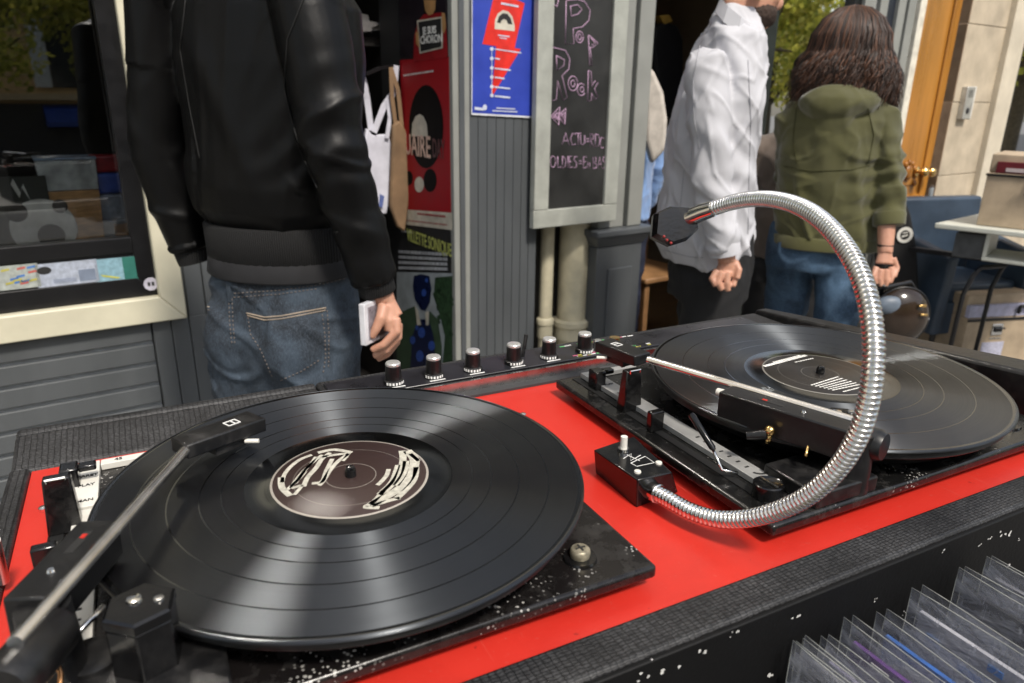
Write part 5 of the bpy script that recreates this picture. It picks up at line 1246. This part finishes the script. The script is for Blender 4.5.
b=MB(); b.ball(hc-P+Vector((-.01,-.025,.05)),.092,20,14,(.92,1.1,1)); b.obj('hair',mat('dark_brown_hair',(.03,.018,.012),.5,bmp=.8,bscale=90,bdist=.003),man,smooth=1)
J=MB()
torso(J,[((-.522,1.6,1.135),.158,.118,fw),((-.522,1.6,1.18),.160,.120,fw),((-.522,1.6,1.21),.186,.140,fw),((-.52,1.6,1.26),.196,.148,fw),((-.515,1.6,1.36),.200,.145,fw),((-.51,1.6,1.50),.212,.142,fw),((-.505,1.6,1.60),.205,.130,fw),((-.50,1.6,1.68),.15,.105,fw),((-.49,1.61,1.735),.075,.075,fw)],36)
J.tube([Rsh+Vector((-.05,.03,.0)),Rsh,Rsh.lerp(Rel,.35),Rsh.lerp(Rel,.75),Rel,Rel.lerp(Rcf,.35),Rel.lerp(Rcf,.75),Rel.lerp(Rcf,.9)],[.07,.072,.070,.064,.061,.056,.048,.042],24)
J.tube([Lsh+Vector((.05,-.02,.0)),Lsh,Lsh.lerp(Lel,.4),Lel,Lel.lerp(Lcf,.5),Lel.lerp(Lcf,.85)],[.07,.07,.064,.060,.054,.046],24)
def jfold(p):
    a=fold(.003,(4,4,3),3,.25)(p)
    arm=min((p-Rel).length,(p-Rsh.lerp(Rel,.5)).length,(p-Rel.lerp(Rcf,.5)).length)<.12 or (p-Lel).length<.2
    if arm: a+=crease(Vector((p.x*.5+p.z*.9,p.y*.5,p.z*.35-p.x*.4)),8,.12,.006,29,(1,.6,1))
    else: a+=crease(Vector((p.x+p.z*.28,p.y*.5,p.z*.12)),5.5,.14,.006,23)+crease(Vector((p.x-p.z*.2,p.y*.5,p.z*.15)),10,.12,.002,43)
    d=abs((p-Rel).length); 
    if d<.2: a+=.004*math.sin((p.z*1.0-p.x*.5)*85+4*noise.noise(p*7))*(1-d/.2)
    e=(p-Rcf).length
    if e<.2: a+=.0045*math.sin(p.z*105+5*noise.noise(p*8))*(1-e/.2)
    return a
jm=solid(J,.005,4,jfold); jacket=part(man,'jacket',jm,JK,P); bvj=tree(jm,P)
b=MB(); stitches(b,bvj,[(305,-5),(287,40),(284,90),(300,150),(318,190)],.0016); stitches(b,bvj,[(186,-5),(180,50),(190,110),(200,160)],.0016); stitches(b,bvj,[(205,228),(275,236),(340,232)],.0014); part(man,'jacket_seam',b.mesh(smooth=1),mat('black_seam',(.002,.002,.002),.8),P)
b=MB(); torso(b,[((-.522,1.6,1.100),.166,.126,fw),((-.522,1.6,1.103),.169,.129,fw),((-.522,1.6,1.172),.171,.131,fw),((-.522,1.6,1.178),.166,.126,fw)],60)
me=b.mesh(smooth=50); part(man,'hem_band',me,RIB,P)
b=MB(); b.tube([Rel.lerp(Rcf,.80),Rel.lerp(Rcf,.82),Rcf,Rcf+(Rcf-Rel).normalized()*.004],[.037,.040,.038,.034],24); part(man,'cuff',b.mesh(smooth=50),RIB,P)
b=MB(); b.tube([Lel.lerp(Lcf,.8),Lcf],[.042,.038],24); part(man,'cuff',b.mesh(smooth=50),RIB,P)
b=MB(); torso(b,[((-.522,1.6,1.064),.171,.131,fw),((-.522,1.6,1.068),.174,.134,fw),((-.522,1.6,1.112),.168,.128,fw)],48); part(man,'t_shirt_hem',b.mesh(smooth=60),mat('charcoal_jersey',(.024,.024,.027),.9),P)
T=MB()
torso(T,[((-.522,1.602,.80),.165,.115,fw),((-.522,1.60,.86),.172,.128,fw),((-.522,1.598,.93),.176,.138,fw),((-.522,1.6,1.0),.172,.130,fw),((-.522,1.6,1.074),.164,.122,fw),((-.522,1.6,1.082),.158,.116,fw)],40)
for s in (-1,1):
    h=P+rt1*.085*s-fw*.018; T.tube([h+Vector((0,0,.95)),h+Vector((0,0,.84))-fw*.01,h+rt1*.012*s+Vector((0,0,.5)),h+rt1*.02*s+Vector((0,0,.12))],[(.085,.1),(.096,.105),.075,.068],24)
    bt=P+rt1*.075*s-fw*.055+Vector((0,0,.915)); T.ball(bt,.092,20,14,(1,1,1.3))
jn=solid(T,.007,5,lambda p: fold(.004,(6,6,8),8,.4)(p)+crease(Vector((p.x-p.z*.6,p.y,p.z+p.x*.5)),6,.09,.007,33,(.7,1,1.5))); jeans=part(man,'jeans',jn,DEN,P)
bm_=bmesh.new(); bm_.from_mesh(jn); bmesh.ops.translate(bm_,verts=bm_.verts,vec=P); bv=BVHTree.FromBMesh(bm_); bm_.free()
ZJ=(180,240,4.27)
b=MB()
stitches(b,bv,[(283,312),(360,330),(430,325),(520,308),(632,288)],.0016,None,ZJ); stitches(b,bv,[(286,322),(360,342),(430,337),(520,320),(630,298)],.0013,None,ZJ)
b2=MB(); stitches(b2,bv,[(605,300),(618,400),(622,500),(610,575)],.0013,1,ZJ); stitches(b2,bv,[(628,300),(636,400),(634,560)],.0012,1,ZJ); stitches(b2,bv,[(290,330),(300,400),(345,470),(400,600)],.0012,1,ZJ)
stitches(b2,bv,[(430,600),(520,560),(600,510)],.0012,1,ZJ); stitches(b2,bv,[(230,228),(420,215),(600,190),(720,160)],.0012,1,ZJ); stitches(b2,bv,[(228,245),(420,232),(600,206)],.0010,1,ZJ)
stitches(b2,bv,[(208,250),(212,350),(222,450)],.0012,1,ZJ); stitches(b2,bv,[(222,250),(226,350),(234,450)],.0012,1,ZJ); stitches(b,bv,[(62,262),(85,280),(135,288)],.0016,None,ZJ); stitches(b2,bv,[(66,278),(90,295),(135,300)],.0012,1,ZJ)
TAN=mat('tan_thread',(.32,.26,.2),.8)
b.M=Matrix(); part(man,'pocket_hem',b.mesh(smooth=1),TAN,P); sm_=part(man,'seam_stitching',b2.mesh(smooth=1),mat('dark_thread',(.14,.12,.11),.8),P); sm_['kind']='stuff'
q=project(bv,180+212/4.27,240+222/4.27,.003)
if q:
    b=MB(); b.obox(q,rt1,fw,Vector((0,0,1)),.006,.003,.022); part(man,'belt_loop',b.mesh(),DEN,P,bevel=.001)
b=MB()
for s in (-1,1): shoe(b,P+rt1*.105*s-fw*.03,fw)
part(man,'shoes',b.mesh(smooth=1),mat('dark_shoe',(.02,.02,.02),.5),P)
# white case in hand
c0=at_Y(360.5,304,1.425); c1=at_Y(377,300,1.455); c2_=at_Y(365,341,1.42)
cs_=empty('plastic_case',at_Y(369,322,1.43),0,'thin white plastic case held in the right hand of the man in black','case')
ax=(at_Y(379,345,1.475)-at_Y(362,341,1.415)); ax=Vector((.030,.085,-.005)).normalized(); dn=(at_Y(363,343,1.42)-at_Y(361,304,1.42)).normalized(); nn=ax.cross(dn).normalized()
b=MB(); b.obox(Vector((.012,.022,0)),ax,dn,nn,.058,.044,.0065); b.obj('case_shell',mat('white_case',(.72,.72,.76),.25),cs_,bevel=.0015)
b=MB(); b.obox(Vector((.012,.022,0))-nn*.0068,ax,dn,nn,.045,.035,.0004); b.obj('inlay',mat('case_inlay',(.25,.23,.26),.3,var=.6,scale=60),cs_)
# ------------------------------------------------ man in white shirt
Yc=2.42
def ctr(l,r,y,Y=Yc):
    a=at_Y(l,y,Y); c=at_Y(r,y,Y); m=(a+c)/2; return m,abs(c.x-a.x)/2
f2=Vector((.995,.08,0)); r2=Vector((.08,-.995,0))
P=Vector((.62,2.42,0)); mt,_h=ctr(672,748,262)
S=MB(); rg=[]
for l,r,y,hw in ((666,742,259,.17),(658,750,242,.18),(664,752,200,.195),(670,752,150,.205),(678,757,100,.215),(690,761,62,.185),(700,764,38,.16),(712,760,22,.085),(722,758,8,.066)):
    m,h=ctr(l,r,y); rg.append(((m.x,m.y,m.z),hw,h,f2))
torso(S,rg,36)
sh=at_Y(706,66,2.24); el=at_Y(713,172,2.20); cf=at_Y(724,248,2.20); wr=at_Y(727,262,2.20)
S.tube([sh+Vector((0,.06,.01)),sh,sh.lerp(el,.35),sh.lerp(el,.8),el,el.lerp(cf,.4),el.lerp(cf,.85),cf],[.050,.060,.065,.059,.056,.051,.046,.044],26)
shl=at_Y(728,66,2.60); ell=at_Y(722,160,2.64); cfl=at_Y(735,225,2.60)
S.tube([shl+Vector((0,-.06,.01)),shl,ell,cfl],[.075,.078,.062,.048],22)
def sfold(p):
    a=fold(.004,(6,6,4),21,.4)(p)+crease(Vector((p.x+p.z*.45,p.y*.6,p.z*.22)),5,.10,.011,3)+crease(Vector((p.x-p.z*.5,p.y*.6,p.z*.25)),8,.09,.007,9)+crease(Vector((p.x+p.z*.7,p.y*.6,p.z*.5)),13,.09,.004,61)
    d=(p-el).length
    if d<.22: a+=.007*math.sin((p.z*.8+p.x*.7)*70+4*noise.noise(p*8))*(1-d/.22)
    return a
WSH=mat('white_shirt_cotton',(.50,.50,.53),.85,var=.04,scale=8,bmp=.3,bscale=300,bdist=.0006)
sm=solid(S,.0055,3,sfold)
B0=MB()
torso(B0,[(rg[0][0],.15,.11,f2),(rg[3][0],.17,.11,f2),(rg[5][0],.17,.10,f2),(rg[7][0],.06,.06,f2)])
nk0=at_Y(737,34,Yc); nk1=at_Y(738,0,Yc); B0.tube([nk0,nk1],[.062,.058],18)
hc2=at_Y(751,-14,Yc); head(B0,hc2,(.97,.2,-.12),1.06)
B0.tube([sh,el,wr],[.05,.04,.027],16); B0.tube([shl,ell,cfl,at_Y(738,240,2.58)],[.05,.04,.03,.03],16)
for s in (-1,1):
    dx=(-.03,0,.07)[1-s]; h=Vector((mt.x,mt.y,0))+r2*.08*s; B0.tube([h+Vector((0,0,.95)),h+f2*dx*1.2+Vector((0,0,.5)),h+f2*dx*2+Vector((0,0,.1))],[.07,.05,.04],14)
H=MB(); H.tube([el.lerp(wr,.75),wr,at_Y(726,272,2.2)],[(.028,.024),(.027,.022),(.034,.02)],16)
hand_px(H,[[(717,270,2.19,.011),(712,279,2.18,.0105),(716,286,2.17,.009)],[(722,272,2.18,.011),(718,283,2.17,.0105),(722,290,2.17,.009)],[(728,272,2.18,.011),(727,283,2.17,.0105),(728,291,2.17,.009)],
 [(734,269,2.19,.0105),(735,279,2.18,.0095),(733,287,2.17,.0085)],[(735,262,2.2,.012),(739,270,2.18,.0105),(737,279,2.17,.009)]],2.2)
man2=add_person('bearded man in a loose white shirt and black trousers walking to the right',joinmesh([solid(B0,.006,2),solid(H,.0032,2)]),P)
eyes(man2,hc2,(.97,.2,0),1.06,P)
part(man2,'shirt',sm,WSH,P); bvs=tree(sm,P)
b=MB(); stitches(b,bvs,[(712,22),(700,45),(693,80),(694,120),(700,150)],.0014); stitches(b,bvs,[(684,170),(680,210),(676,250)],.0012); stitches(b,bvs,[(664,250),(690,257),(705,258)],.0012); stitches(b,bvs,[(748,60),(751,120),(749,180),(748,236)],.0013); part(man2,'shirt_seam',b.mesh(smooth=1),mat('shirt_seam_grey',(.36,.36,.39),.9),P)
# collar, cuff
b=MB(); K=[]
cpts=[(716,8,2.46),(714,12,2.38),(722,22,2.33),(737,34,2.30),(752,48,2.32),(765,54,2.36)]
lo=[at_Y(x,y,Y) for x,y,Y in cpts]; hi=[at_Y(x+dx,y-dy,Y+.01) for (x,y,Y),(dx,dy) in zip(cpts,((6,14),(6,14),(5,15),(3,17),(1,19),(-6,16)))]
for i in range(len(lo)-1):
    o_=Vector((0,-.012,0)); b.hexa([lo[i]+o_,lo[i+1]+o_,lo[i+1]+o_+Vector((0,.008,0)),lo[i]+o_+Vector((0,.008,0)),hi[i]+o_,hi[i+1]+o_,hi[i+1]+o_+Vector((0,.008,0)),hi[i]+o_+Vector((0,.008,0))])
part(man2,'collar',b.mesh(smooth=40),WSH,P)
b=MB(); b.tube([el.lerp(cf,.70),el.lerp(cf,.72),cf+(cf-el).normalized()*.018,cf+(cf-el).normalized()*.02],[.046,.050,.049,.045],24); part(man2,'cuff',b.mesh(smooth=50),WSH,P)
b=MB()
f3=f2; u2=Vector((0,0,1))
def elb(b,c,rx,ry,rz): 
    rings=[]
    for j in range(1,12):
        t=math.pi*j/12; rings.append(b.ring(c-u2*(math.cos(t)*rz),r2,f2,math.sin(t)*rx,math.sin(t)*ry,18))
    b.skin(rings)
elb(b,hc2+f2*.022-u2*.074,.0615,.066,.050); elb(b,hc2+f2*.058-u2*.090,.034,.030,.026)
part(man2,'beard',solid(b,.004,1,lambda p:.003*noise.noise(p*160)),mat('beard_hair',(.045,.026,.018),.8,bmp=1,bscale=300,bdist=.002),P)
b=MB(); elb(b,hc2-f2*.022+u2*.06,.086,.105,.085); part(man2,'hair',b.mesh(smooth=1),mat('dark_brown_hair',(.03,.018,.012),.5),P)
T=MB(); m,h=ctr(672,748,262)
torso(T,[((m.x,m.y,.80),.15,.13,f2),((m.x,m.y,.9),.16,.135,f2),((m.x,m.y,1.03),.155,.125,f2)],30)
for s,dx in ((1,-.03),(-1,.07)):
    h=Vector((m.x,m.y,0))+r2*.08*s; T.tube([h+Vector((0,0,.92)),h+f2*dx*.5+Vector((0,0,.7)),h+f2*dx*1.2+Vector((0,0,.48)),h+f2*(dx*2-.02)+Vector((0,0,.1))],[(.085,.1),.098,.08,.072],22)
part(man2,'trousers',solid(T,.009,4,fold(.008,(8,8,7),31)),mat('black_trousers',(.008,.008,.009),.8,bmp=.3,bscale=200),P)
b=MB()
for s,dx in ((1,-.03),(-1,.07)): shoe(b,Vector((m.x,m.y,0))+r2*.08*s+f2*(dx*2),f2)
part(man2,'shoes',b.mesh(smooth=1),mat('dark_shoe',(.02,.02,.02),.5),P)
# ------------------------------------------------ woman in khaki hooded jacket
Yc=2.6; f4=Vector((.12,.99,0)); r4=Vector((.99,-.12,0)); P=Vector((1.1,2.6,0))
S=MB(); rg=[]
for l,r,y,hd in ((775,882,243,.13),(776,884,225,.135),(778,884,190,.13),(780,884,150,.13),(784,888,120,.125),(794,886,103,.10),(812,876,92,.08)):
    m,h=ctr(l,r,y,Yc); rg.append(((m.x,m.y,m.z),h,hd,f4))
torso(S,rg,36)
sh=at_Y(881,118,2.56); el=at_Y(889,182,2.50); cf=at_Y(889,222,2.46); wr=at_Y(885,254,2.42)
S.tube([sh+Vector((-.05,0,.0)),sh,sh.lerp(el,.5),el,cf.lerp(el,.2),cf],[.055,.058,.056,.052,.048,.045],24)
shl=at_Y(794,120,2.62); ell=at_Y(789,178,2.68); wrl=at_Y(800,205,2.9)
S.tube([shl+Vector((.05,0,0)),shl,ell,ell.lerp(wrl,.7)],[.055,.058,.054,.046],22)
# hood lying on the back
hd0=at_Y(842,104,2.50); S.ball(hd0+Vector((0,.03,-.0)),.1,24,14,(1.25,.75,.62)); S.ball(at_Y(842,118,2.49)+Vector((0,.02,0)),.07,20,12,(1.1,.55,.9))
def kfold(p):
    a=fold(.004,(9,9,7),41,.35)(p)+crease(Vector((p.x+p.z*.5,p.y*.6,p.z*.3)),5,.10,.010,13)+crease(Vector((p.x*.4-p.z*.6,p.y*.6,p.z*.7)),7,.09,.006,19)+crease(p,12,.09,.003,67,(.7,.7,1)); d=(p-el).length
    if d<.2: a+=.009*math.sin(p.z*95+3*noise.noise(p*9))*(1-d/.2)
    q=Vector((p.x,p.y,p.z)); 
    return a
KH=fabric('khaki_cotton',(.066,.064,.017),.85,.2,7)
km=solid(S,.0055,3,kfold)
B0=MB(); torso(B0,[(rg[0][0],.13,.09,f4),(rg[3][0],.14,.09,f4),(rg[5][0],.12,.07,f4),(rg[6][0],.05,.05,f4)])
hc4=at_Y(846,56,2.66); B0.tube([Vector(rg[6][0]),hc4+Vector((0,0,-.09))],[.05,.05],16); head(B0,hc4,(.3,.95,0),.95)
B0.tube([sh,el,wr],[.042,.036,.024],16); B0.tube([shl,ell,wrl],[.04,.035,.026],16)
for q,dy in (([at_Y(790,262,2.66),at_Y(787,300,2.70)],.12),([at_Y(838,262,2.58),at_Y(838,300,2.56)],-.05)): B0.tube([Vector((rg[0][0][0]*.3+q[0].x*.7,q[0].y,1.05)),q[0],q[1],Vector((q[1].x,q[1].y+dy*.5,.45)),Vector((q[1].x,q[1].y+dy,.1))],[.06,.062,.058,.042,.035],14)
H=MB(); H.tube([el.lerp(wr,.6),wr,at_Y(884,264,2.41)],[(.024,.02),(.023,.018),(.030,.017)],16)
hand_px(H,[[(876,267,2.40,.010),(873,276,2.385,.0092),(876,284,2.38,.008)],[(881,269,2.39,.010),(879,279,2.38,.0095),(881,286,2.38,.008)],[(886,269,2.39,.010),(886,280,2.38,.0092),(886,286,2.38,.008)],
 [(891,267,2.40,.0095),(892,277,2.385,.0088),(890,283,2.38,.0075)],[(893,258,2.41,.0105),(897,268,2.40,.0095),(894,277,2.385,.0085)]],2.4)
wom=add_person('woman with long brown hair in a khaki hooded jacket and jeans, carrying a dark bag',joinmesh([solid(B0,.007,2),solid(H,.003,2)]),P)
eyes(wom,hc4,(.3,.95,0),.95,P)
part(wom,'hooded_jacket',km,KH,P); bvk=tree(km,P)
b=MB(); stitches(b,bvk,[(784,166),(810,171),(850,170),(872,165)],.0016); stitches(b,bvk,[(868,108),(874,135),(868,165)],.0016); stitches(b,bvk,[(796,108),(793,140),(797,165)],.0016); part(wom,'jacket_seam',b.mesh(smooth=1),mat('khaki_seam',(.04,.04,.010),.9),P)
b=MB(); c=el.lerp(cf,.9); b.tube([cf.lerp(el,.25),cf.lerp(el,.2),cf+(cf-el)*.08,cf+(cf-el)*.1],[.048,.053,.050,.044],24); part(wom,'cuff',b.mesh(smooth=50),KH,P)
b=MB(); torso(b,[((rg[0][0][0],rg[0][0][1],rg[0][0][2]-.012),rg[0][1]*1.0,.132,f4),((rg[0][0][0],rg[0][0][1],rg[0][0][2]-.008),rg[0][1]*1.03,.137,f4),((rg[0][0][0],rg[0][0][1],rg[0][0][2]+.03),rg[0][1]*1.03,.137,f4),((rg[0][0][0],rg[0][0][1],rg[0][0][2]+.035),rg[0][1],.132,f4)],40); part(wom,'jacket_hem',b.mesh(smooth=50),KH,P)
b=MB(); q=wr+(el-wr)*.12; b.tube([q+Vector((0,0,.004)),q-Vector((0,0,.004))],[.0255,.0255],20); part(wom,'bracelet',b.mesh(smooth=40),PRINTK,P)
# hair: volume with laid strands
hb=MB(); hb.ball(hc4+Vector((-.01,-.03,.03)),.108,26,18,(.98,1.0,1.0)); 
for px,py,r,sz in ((826,72,.075,1.4),(866,72,.078,1.4),(846,76,.08,1.3),(818,84,.045,1.3),(876,82,.045,1.3)): hb.ball(at_Y(px,py,2.62),r,22,14,(1,.8,sz))
hbm=solid(hb,.007,3,lambda p:.010*(1-2*abs(noise.noise(Vector((p.x*26+3*noise.noise(p*9),p.y*26,p.z*4)))))-.004)
HAIR=mat('woman_brown_hair',(.030,.014,.009),.6,var=.5,scale=30,stretch=(1,1,.15),bmp=.6,bscale=120,bdist=.003)
hair=part(wom,'hair',hbm,HAIR,P)
rs_=random.Random(5); b=MB(); hcc=hc4+Vector((-.005,-.02,.0))
for k in range(2600):
    ph=rs_.uniform(-math.pi*.98,math.pi*.02) if k%5 else rs_.uniform(0,6.28)
    ln=rs_.uniform(.15,.315); pts=[]; wv=rs_.uniform(.008,.022); w0=rs_.uniform(0,6); R0=rs_.uniform(.95,1.08); fl=rs_.uniform(.8,1.25)
    for j in range(11):
        t=j/10
        th_=min(t*2.6,1.0)*math.pi*.52
        rr=.118*math.sin(th_)*R0; z=.03+.118*math.cos(th_)*R0
        if t>.385:
            e=(t-.385)/.615; z-=e*ln*.62; rr+=e*.042*fl*abs(math.cos(ph))+e*.03*(1-.6*e)
        x=rr*math.cos(ph); y=rr*math.sin(ph)*.95
        x+=wv*math.sin(w0+t*13)*t; y+=wv*math.cos(w0*1.3+t*11)*t; z+=.3*wv*math.sin(w0*2+t*9)*t
        pts.append(hcc+Vector((x,y-.005,z)))
    b.tube(pts,[.0007+.0014*math.sin(math.pi*min(1,j/10+.08)) for j in range(11)],4)
st=b.mesh(smooth=1)
hm,nt_,bb_=newmat('hair_strands'); gi=nt_.nodes.new('ShaderNodeNewGeometry'); nt_.links.new(ramp(nt_,gi.outputs['Random Per Island'],[(0,(.010,.005,.003)),(.6,(.034,.015,.008)),(1,(.13,.055,.028))]),bb_.inputs['Base Color']); bb_.inputs['Roughness'].default_value=.5
o_=part(hair,'strands',st,hm,Vector()); o_.parent=hair; st.transform(Matrix.Translation(-P)); o_['kind']='stuff'
T=MB(); 
m,h=ctr(768,856,250,2.62)
torso(T,[((m.x,m.y,.86),h*.98,.115,f4),((m.x,m.y,.93),h*1.0,.12,f4),((m.x,m.y,1.02),h*.92,.105,f4)],30)
a=[at_Y(790,262,2.66),at_Y(787,300,2.70)]; c=[at_Y(838,262,2.58),at_Y(838,300,2.56)]
for q,dy in ((a,.12),(c,-.05)):
    T.tube([q[0]+Vector((0,0,.06)),q[0],q[1],Vector((q[1].x,q[1].y+dy*.5,.45)),Vector((q[1].x,q[1].y+dy,.1))],[(.075,.09),.082,.079,.06,.05],22)
part(wom,'jeans',solid(T,.008,4,fold(.008,(8,8,9),51)),DEN2,P)
b=MB(); shoe(b,Vector((a[1].x,a[1].y+.12,0)),f4); shoe(b,Vector((c[1].x,c[1].y-.05,0)),f4); part(wom,'shoes',b.mesh(smooth=1),mat('dark_shoe',(.02,.02,.02),.5),P)
# handbag
hp_=at_Y(898,316,2.40); bag=empty('handbag',hp_,0,'glossy dark round handbag hanging from the woman\'s right hand','handbag')
b=MB(); b.ball((0,0,0),.1,30,20,(1.0,.62,1.05)); me=b.mesh(smooth=1)
b_=link('bag_body',me,mat('glossy_dark_brown',(.028,.018,.012),.16,var=.5,scale=8),bag)
b=MB(); h0=at_Y(881,285,2.38)-hp_; b.tube([(-.07,-.0,.07),(-.075,0,.10),h0+Vector((-.015,0,-.012)),h0,h0+Vector((.02,0,-.008)),(.02,0,.12),(.045,0,.088)],.0075,10); b.obj('handle',BKF,bag,smooth=1)
b=MB(); b.ball((-.05,-.03,.045),.05,16,10,(1,.5,.7)); b.obj('grey_lining',mat('bag_grey',(.12,.15,.19),.5),bag,smooth=1)
b=MB(); b.box(.03,.055,-.062,-.05,.05,.058); b.box(.04,.065,-.064,-.05,.02,.027); b.obj('clasp',GOLD,bag,bevel=.001)
b=MB(); b.tube([(.1*math.cos(t_),-.012+.0*t_,.105*math.sin(t_)) for t_ in [k*.19635 for k in range(33)]],.004,8); b.obj('rim_piping',BKF,bag,smooth=1)
# ------------------------------------------------ two people farther back
def simple(label,P,fwv,Ht,wd,top,topc,leg,hairc,hn,arm_dx=0):
    fwv=Vector(fwv).normalized(); rt_=Vector((fwv.y,-fwv.x,0)); k=Ht/1.75; U=Vector((0,0,1)); Pz=lambda z,a=0,f=0: P+U*z*k+rt_*a+fwv*f
    B0=MB(); torso(B0,[(Pz(.85),.14,.1,fwv),(Pz(1.15),.13,.09,fwv),(Pz(1.4),.17,.09,fwv),(Pz(1.47),.06,.06,fwv),(Pz(1.55),.055,.055,fwv)])
    head(B0,Pz(1.64,0,.01),fwv,.97)
    for s in (-1,1):
        B0.tube([Pz(.88,.085*s),Pz(.48,.095*s,.01),Pz(.08,.1*s,-.01)],[.075,.05,.036],14)
        B0.tube([Pz(1.39,.18*s),Pz(1.12,.225*s,-.01),Pz(.88,.22*s,.06),Pz(.82,.215*s,.08)],[.04,.034,.024,.028],14)
        for q in range(4): B0.tube([Pz(.82,(.20+.008*q)*s,.065+.016*q),Pz(.755,(.20+.005*q)*s,.08+.016*q),Pz(.72,(.195)*s,.078+.014*q)],[.011,.010,.008],8)
        B0.tube([Pz(.83,.19*s,.075),Pz(.785,.175*s,.1)],[.012,.010],8)
    o=add_person(label,solid(B0,.0075,1),P); eyes(o,Pz(1.64,0,.01),fwv,.97,P)
    S=MB(); torso(S,[(Pz(.88),.17*wd,.12,fwv),(Pz(1.1),.165*wd,.12,fwv),(Pz(1.32),.19*wd,.12,fwv),(Pz(1.42),.16*wd,.095,fwv),(Pz(1.47),.075,.075,fwv)])
    for s in (-1,1): S.tube([Pz(1.37,.14*s),Pz(1.38,.185*s),Pz(1.12,.235*s,-.01),Pz(.93,.23*s,.05)],[.06,.064,.056,.046],20)
    part(o,top,solid(S,.010,3,fold(.010,(9,9,8),61)),topc,P)
    T=MB(); torso(T,[(Pz(.78),.16,.11,fwv),(Pz(.95),.155,.11,fwv)])
    for s in (-1,1): T.tube([Pz(.85,.085*s),Pz(.48,.095*s,.01),Pz(.1,.1*s,-.01)],[.092,.07,.055],18)
    part(o,'trousers',solid(T,.011,3,fold(.008,(8,8,8),71)),leg,P)
    b=MB(); b.ball(Pz(1.69,0,-.012),.1,22,16,(.9,1.05,.95)); 
    if hn: b.ball(Pz(1.58,0,-.05),.09,20,14,(1,.8,1.4))
    part(o,'hair',solid(b,.009,2,lambda p:.006*noise.noise(p*40)),hairc,P)
    b=MB()
    for s in (-1,1): shoe(b,Pz(0,.1*s,-.02),fwv)
    part(o,'shoes',b.mesh(smooth=1),mat('dark_shoe',(.02,.02,.02),.5),P)
    return o
q=at_Y(812,100,3.05)
simple('person in a taupe jacket mostly hidden behind the woman in khaki',Vector((q.x,3.05,0)),(.3,.95,0),1.60,1.0,'jacket',fabric('taupe_wool',(.13,.10,.08)),mat('black_trousers',(.008,.008,.009),.8),mat('dark_brown_hair',(.03,.018,.012),.5),0)
q=at_Y(628,100,3.75)
simple('person in a light blue shirt standing in the dark shop doorway',Vector((q.x,3.75,0)),(-.6,.8,0),1.68,1.0,'shirt',fabric('sky_blue_cotton',(.2,.33,.6)),mat('navy_trousers',(.02,.025,.05),.8),mat('dark_brown_hair',(.03,.018,.012),.5),0)
wt=empty('shoulder_bag',at_Y(657,110,3.5),0,'off white cloth bag beside the person in light blue in the doorway','bag')
b=MB(); O=at_Y(657,110,3.5)
pl=[at_Y(x,y,3.5)-O for x,y in ((646,62),(655,72),(664,92),(668,120),(666,150),(652,165),(645,140),(645,100))]
b=MB(); f=[b.v(p) for p in pl]; k=[b.v(p+Vector((0,.08,0))) for p in pl]; n=len(pl)
for i in range(n): b.bm.faces.new([f[i],f[(i+1)%n],k[(i+1)%n],k[i]])
b.bm.faces.new(f); b.bm.faces.new(list(reversed(k))); b.obj('bag_body',mat('off_white_cloth',(.55,.5,.44),.85),wt,bevel=.02,seg=3)
b=MB(); b.tube([pl[0]+Vector((0,.04,0)),pl[0]+Vector((-.04,.06,.10)),pl[0]+Vector((-.06,.1,.2))],.008,8); b.obj('strap',mat('off_white_cloth',(.55,.5,.44),.85),wt,smooth=1)
# ================================================================== light
w=bpy.data.worlds.new('World'); scene.world=w; w.use_nodes=True
nt=w.node_tree; bg=nt.nodes['Background']
sky=nt.nodes.new('ShaderNodeTexSky'); sky.sky_type='NISHITA'; sky.sun_disc=False
SUN_EL,SUN_AZ=R(54),R(150)    # azimuth clockwise from +Y
sky.sun_elevation=SUN_EL; sky.sun_rotation=SUN_AZ; sky.dust_density=2.0; sky.air_density=1.2
hs=nt.nodes.new('ShaderNodeHueSaturation'); hs.inputs['Saturation'].default_value=.55; nt.links.new(sky.outputs[0],hs.inputs['Color'])
nt.links.new(hs.outputs[0],bg.inputs[0]); bg.inputs[1].default_value=.10
sun=bpy.data.lights.new('sun','SUN'); sun.energy=2.0; sun.angle=R(8); sun.color=(1,.93,.83)
so=bpy.data.objects.new('sun',sun); col.objects.link(so)
sd=Vector((math.sin(SUN_AZ)*math.cos(SUN_EL),math.cos(SUN_AZ)*math.cos(SUN_EL),math.sin(SUN_EL)))
so.rotation_euler=sd.to_track_quat('Z','Y').to_euler(); so.location=sd*20
scene.view_settings.view_transform='Standard'; scene.view_settings.look='None'; scene.view_settings.gamma=1; scene.view_settings.exposure=.95
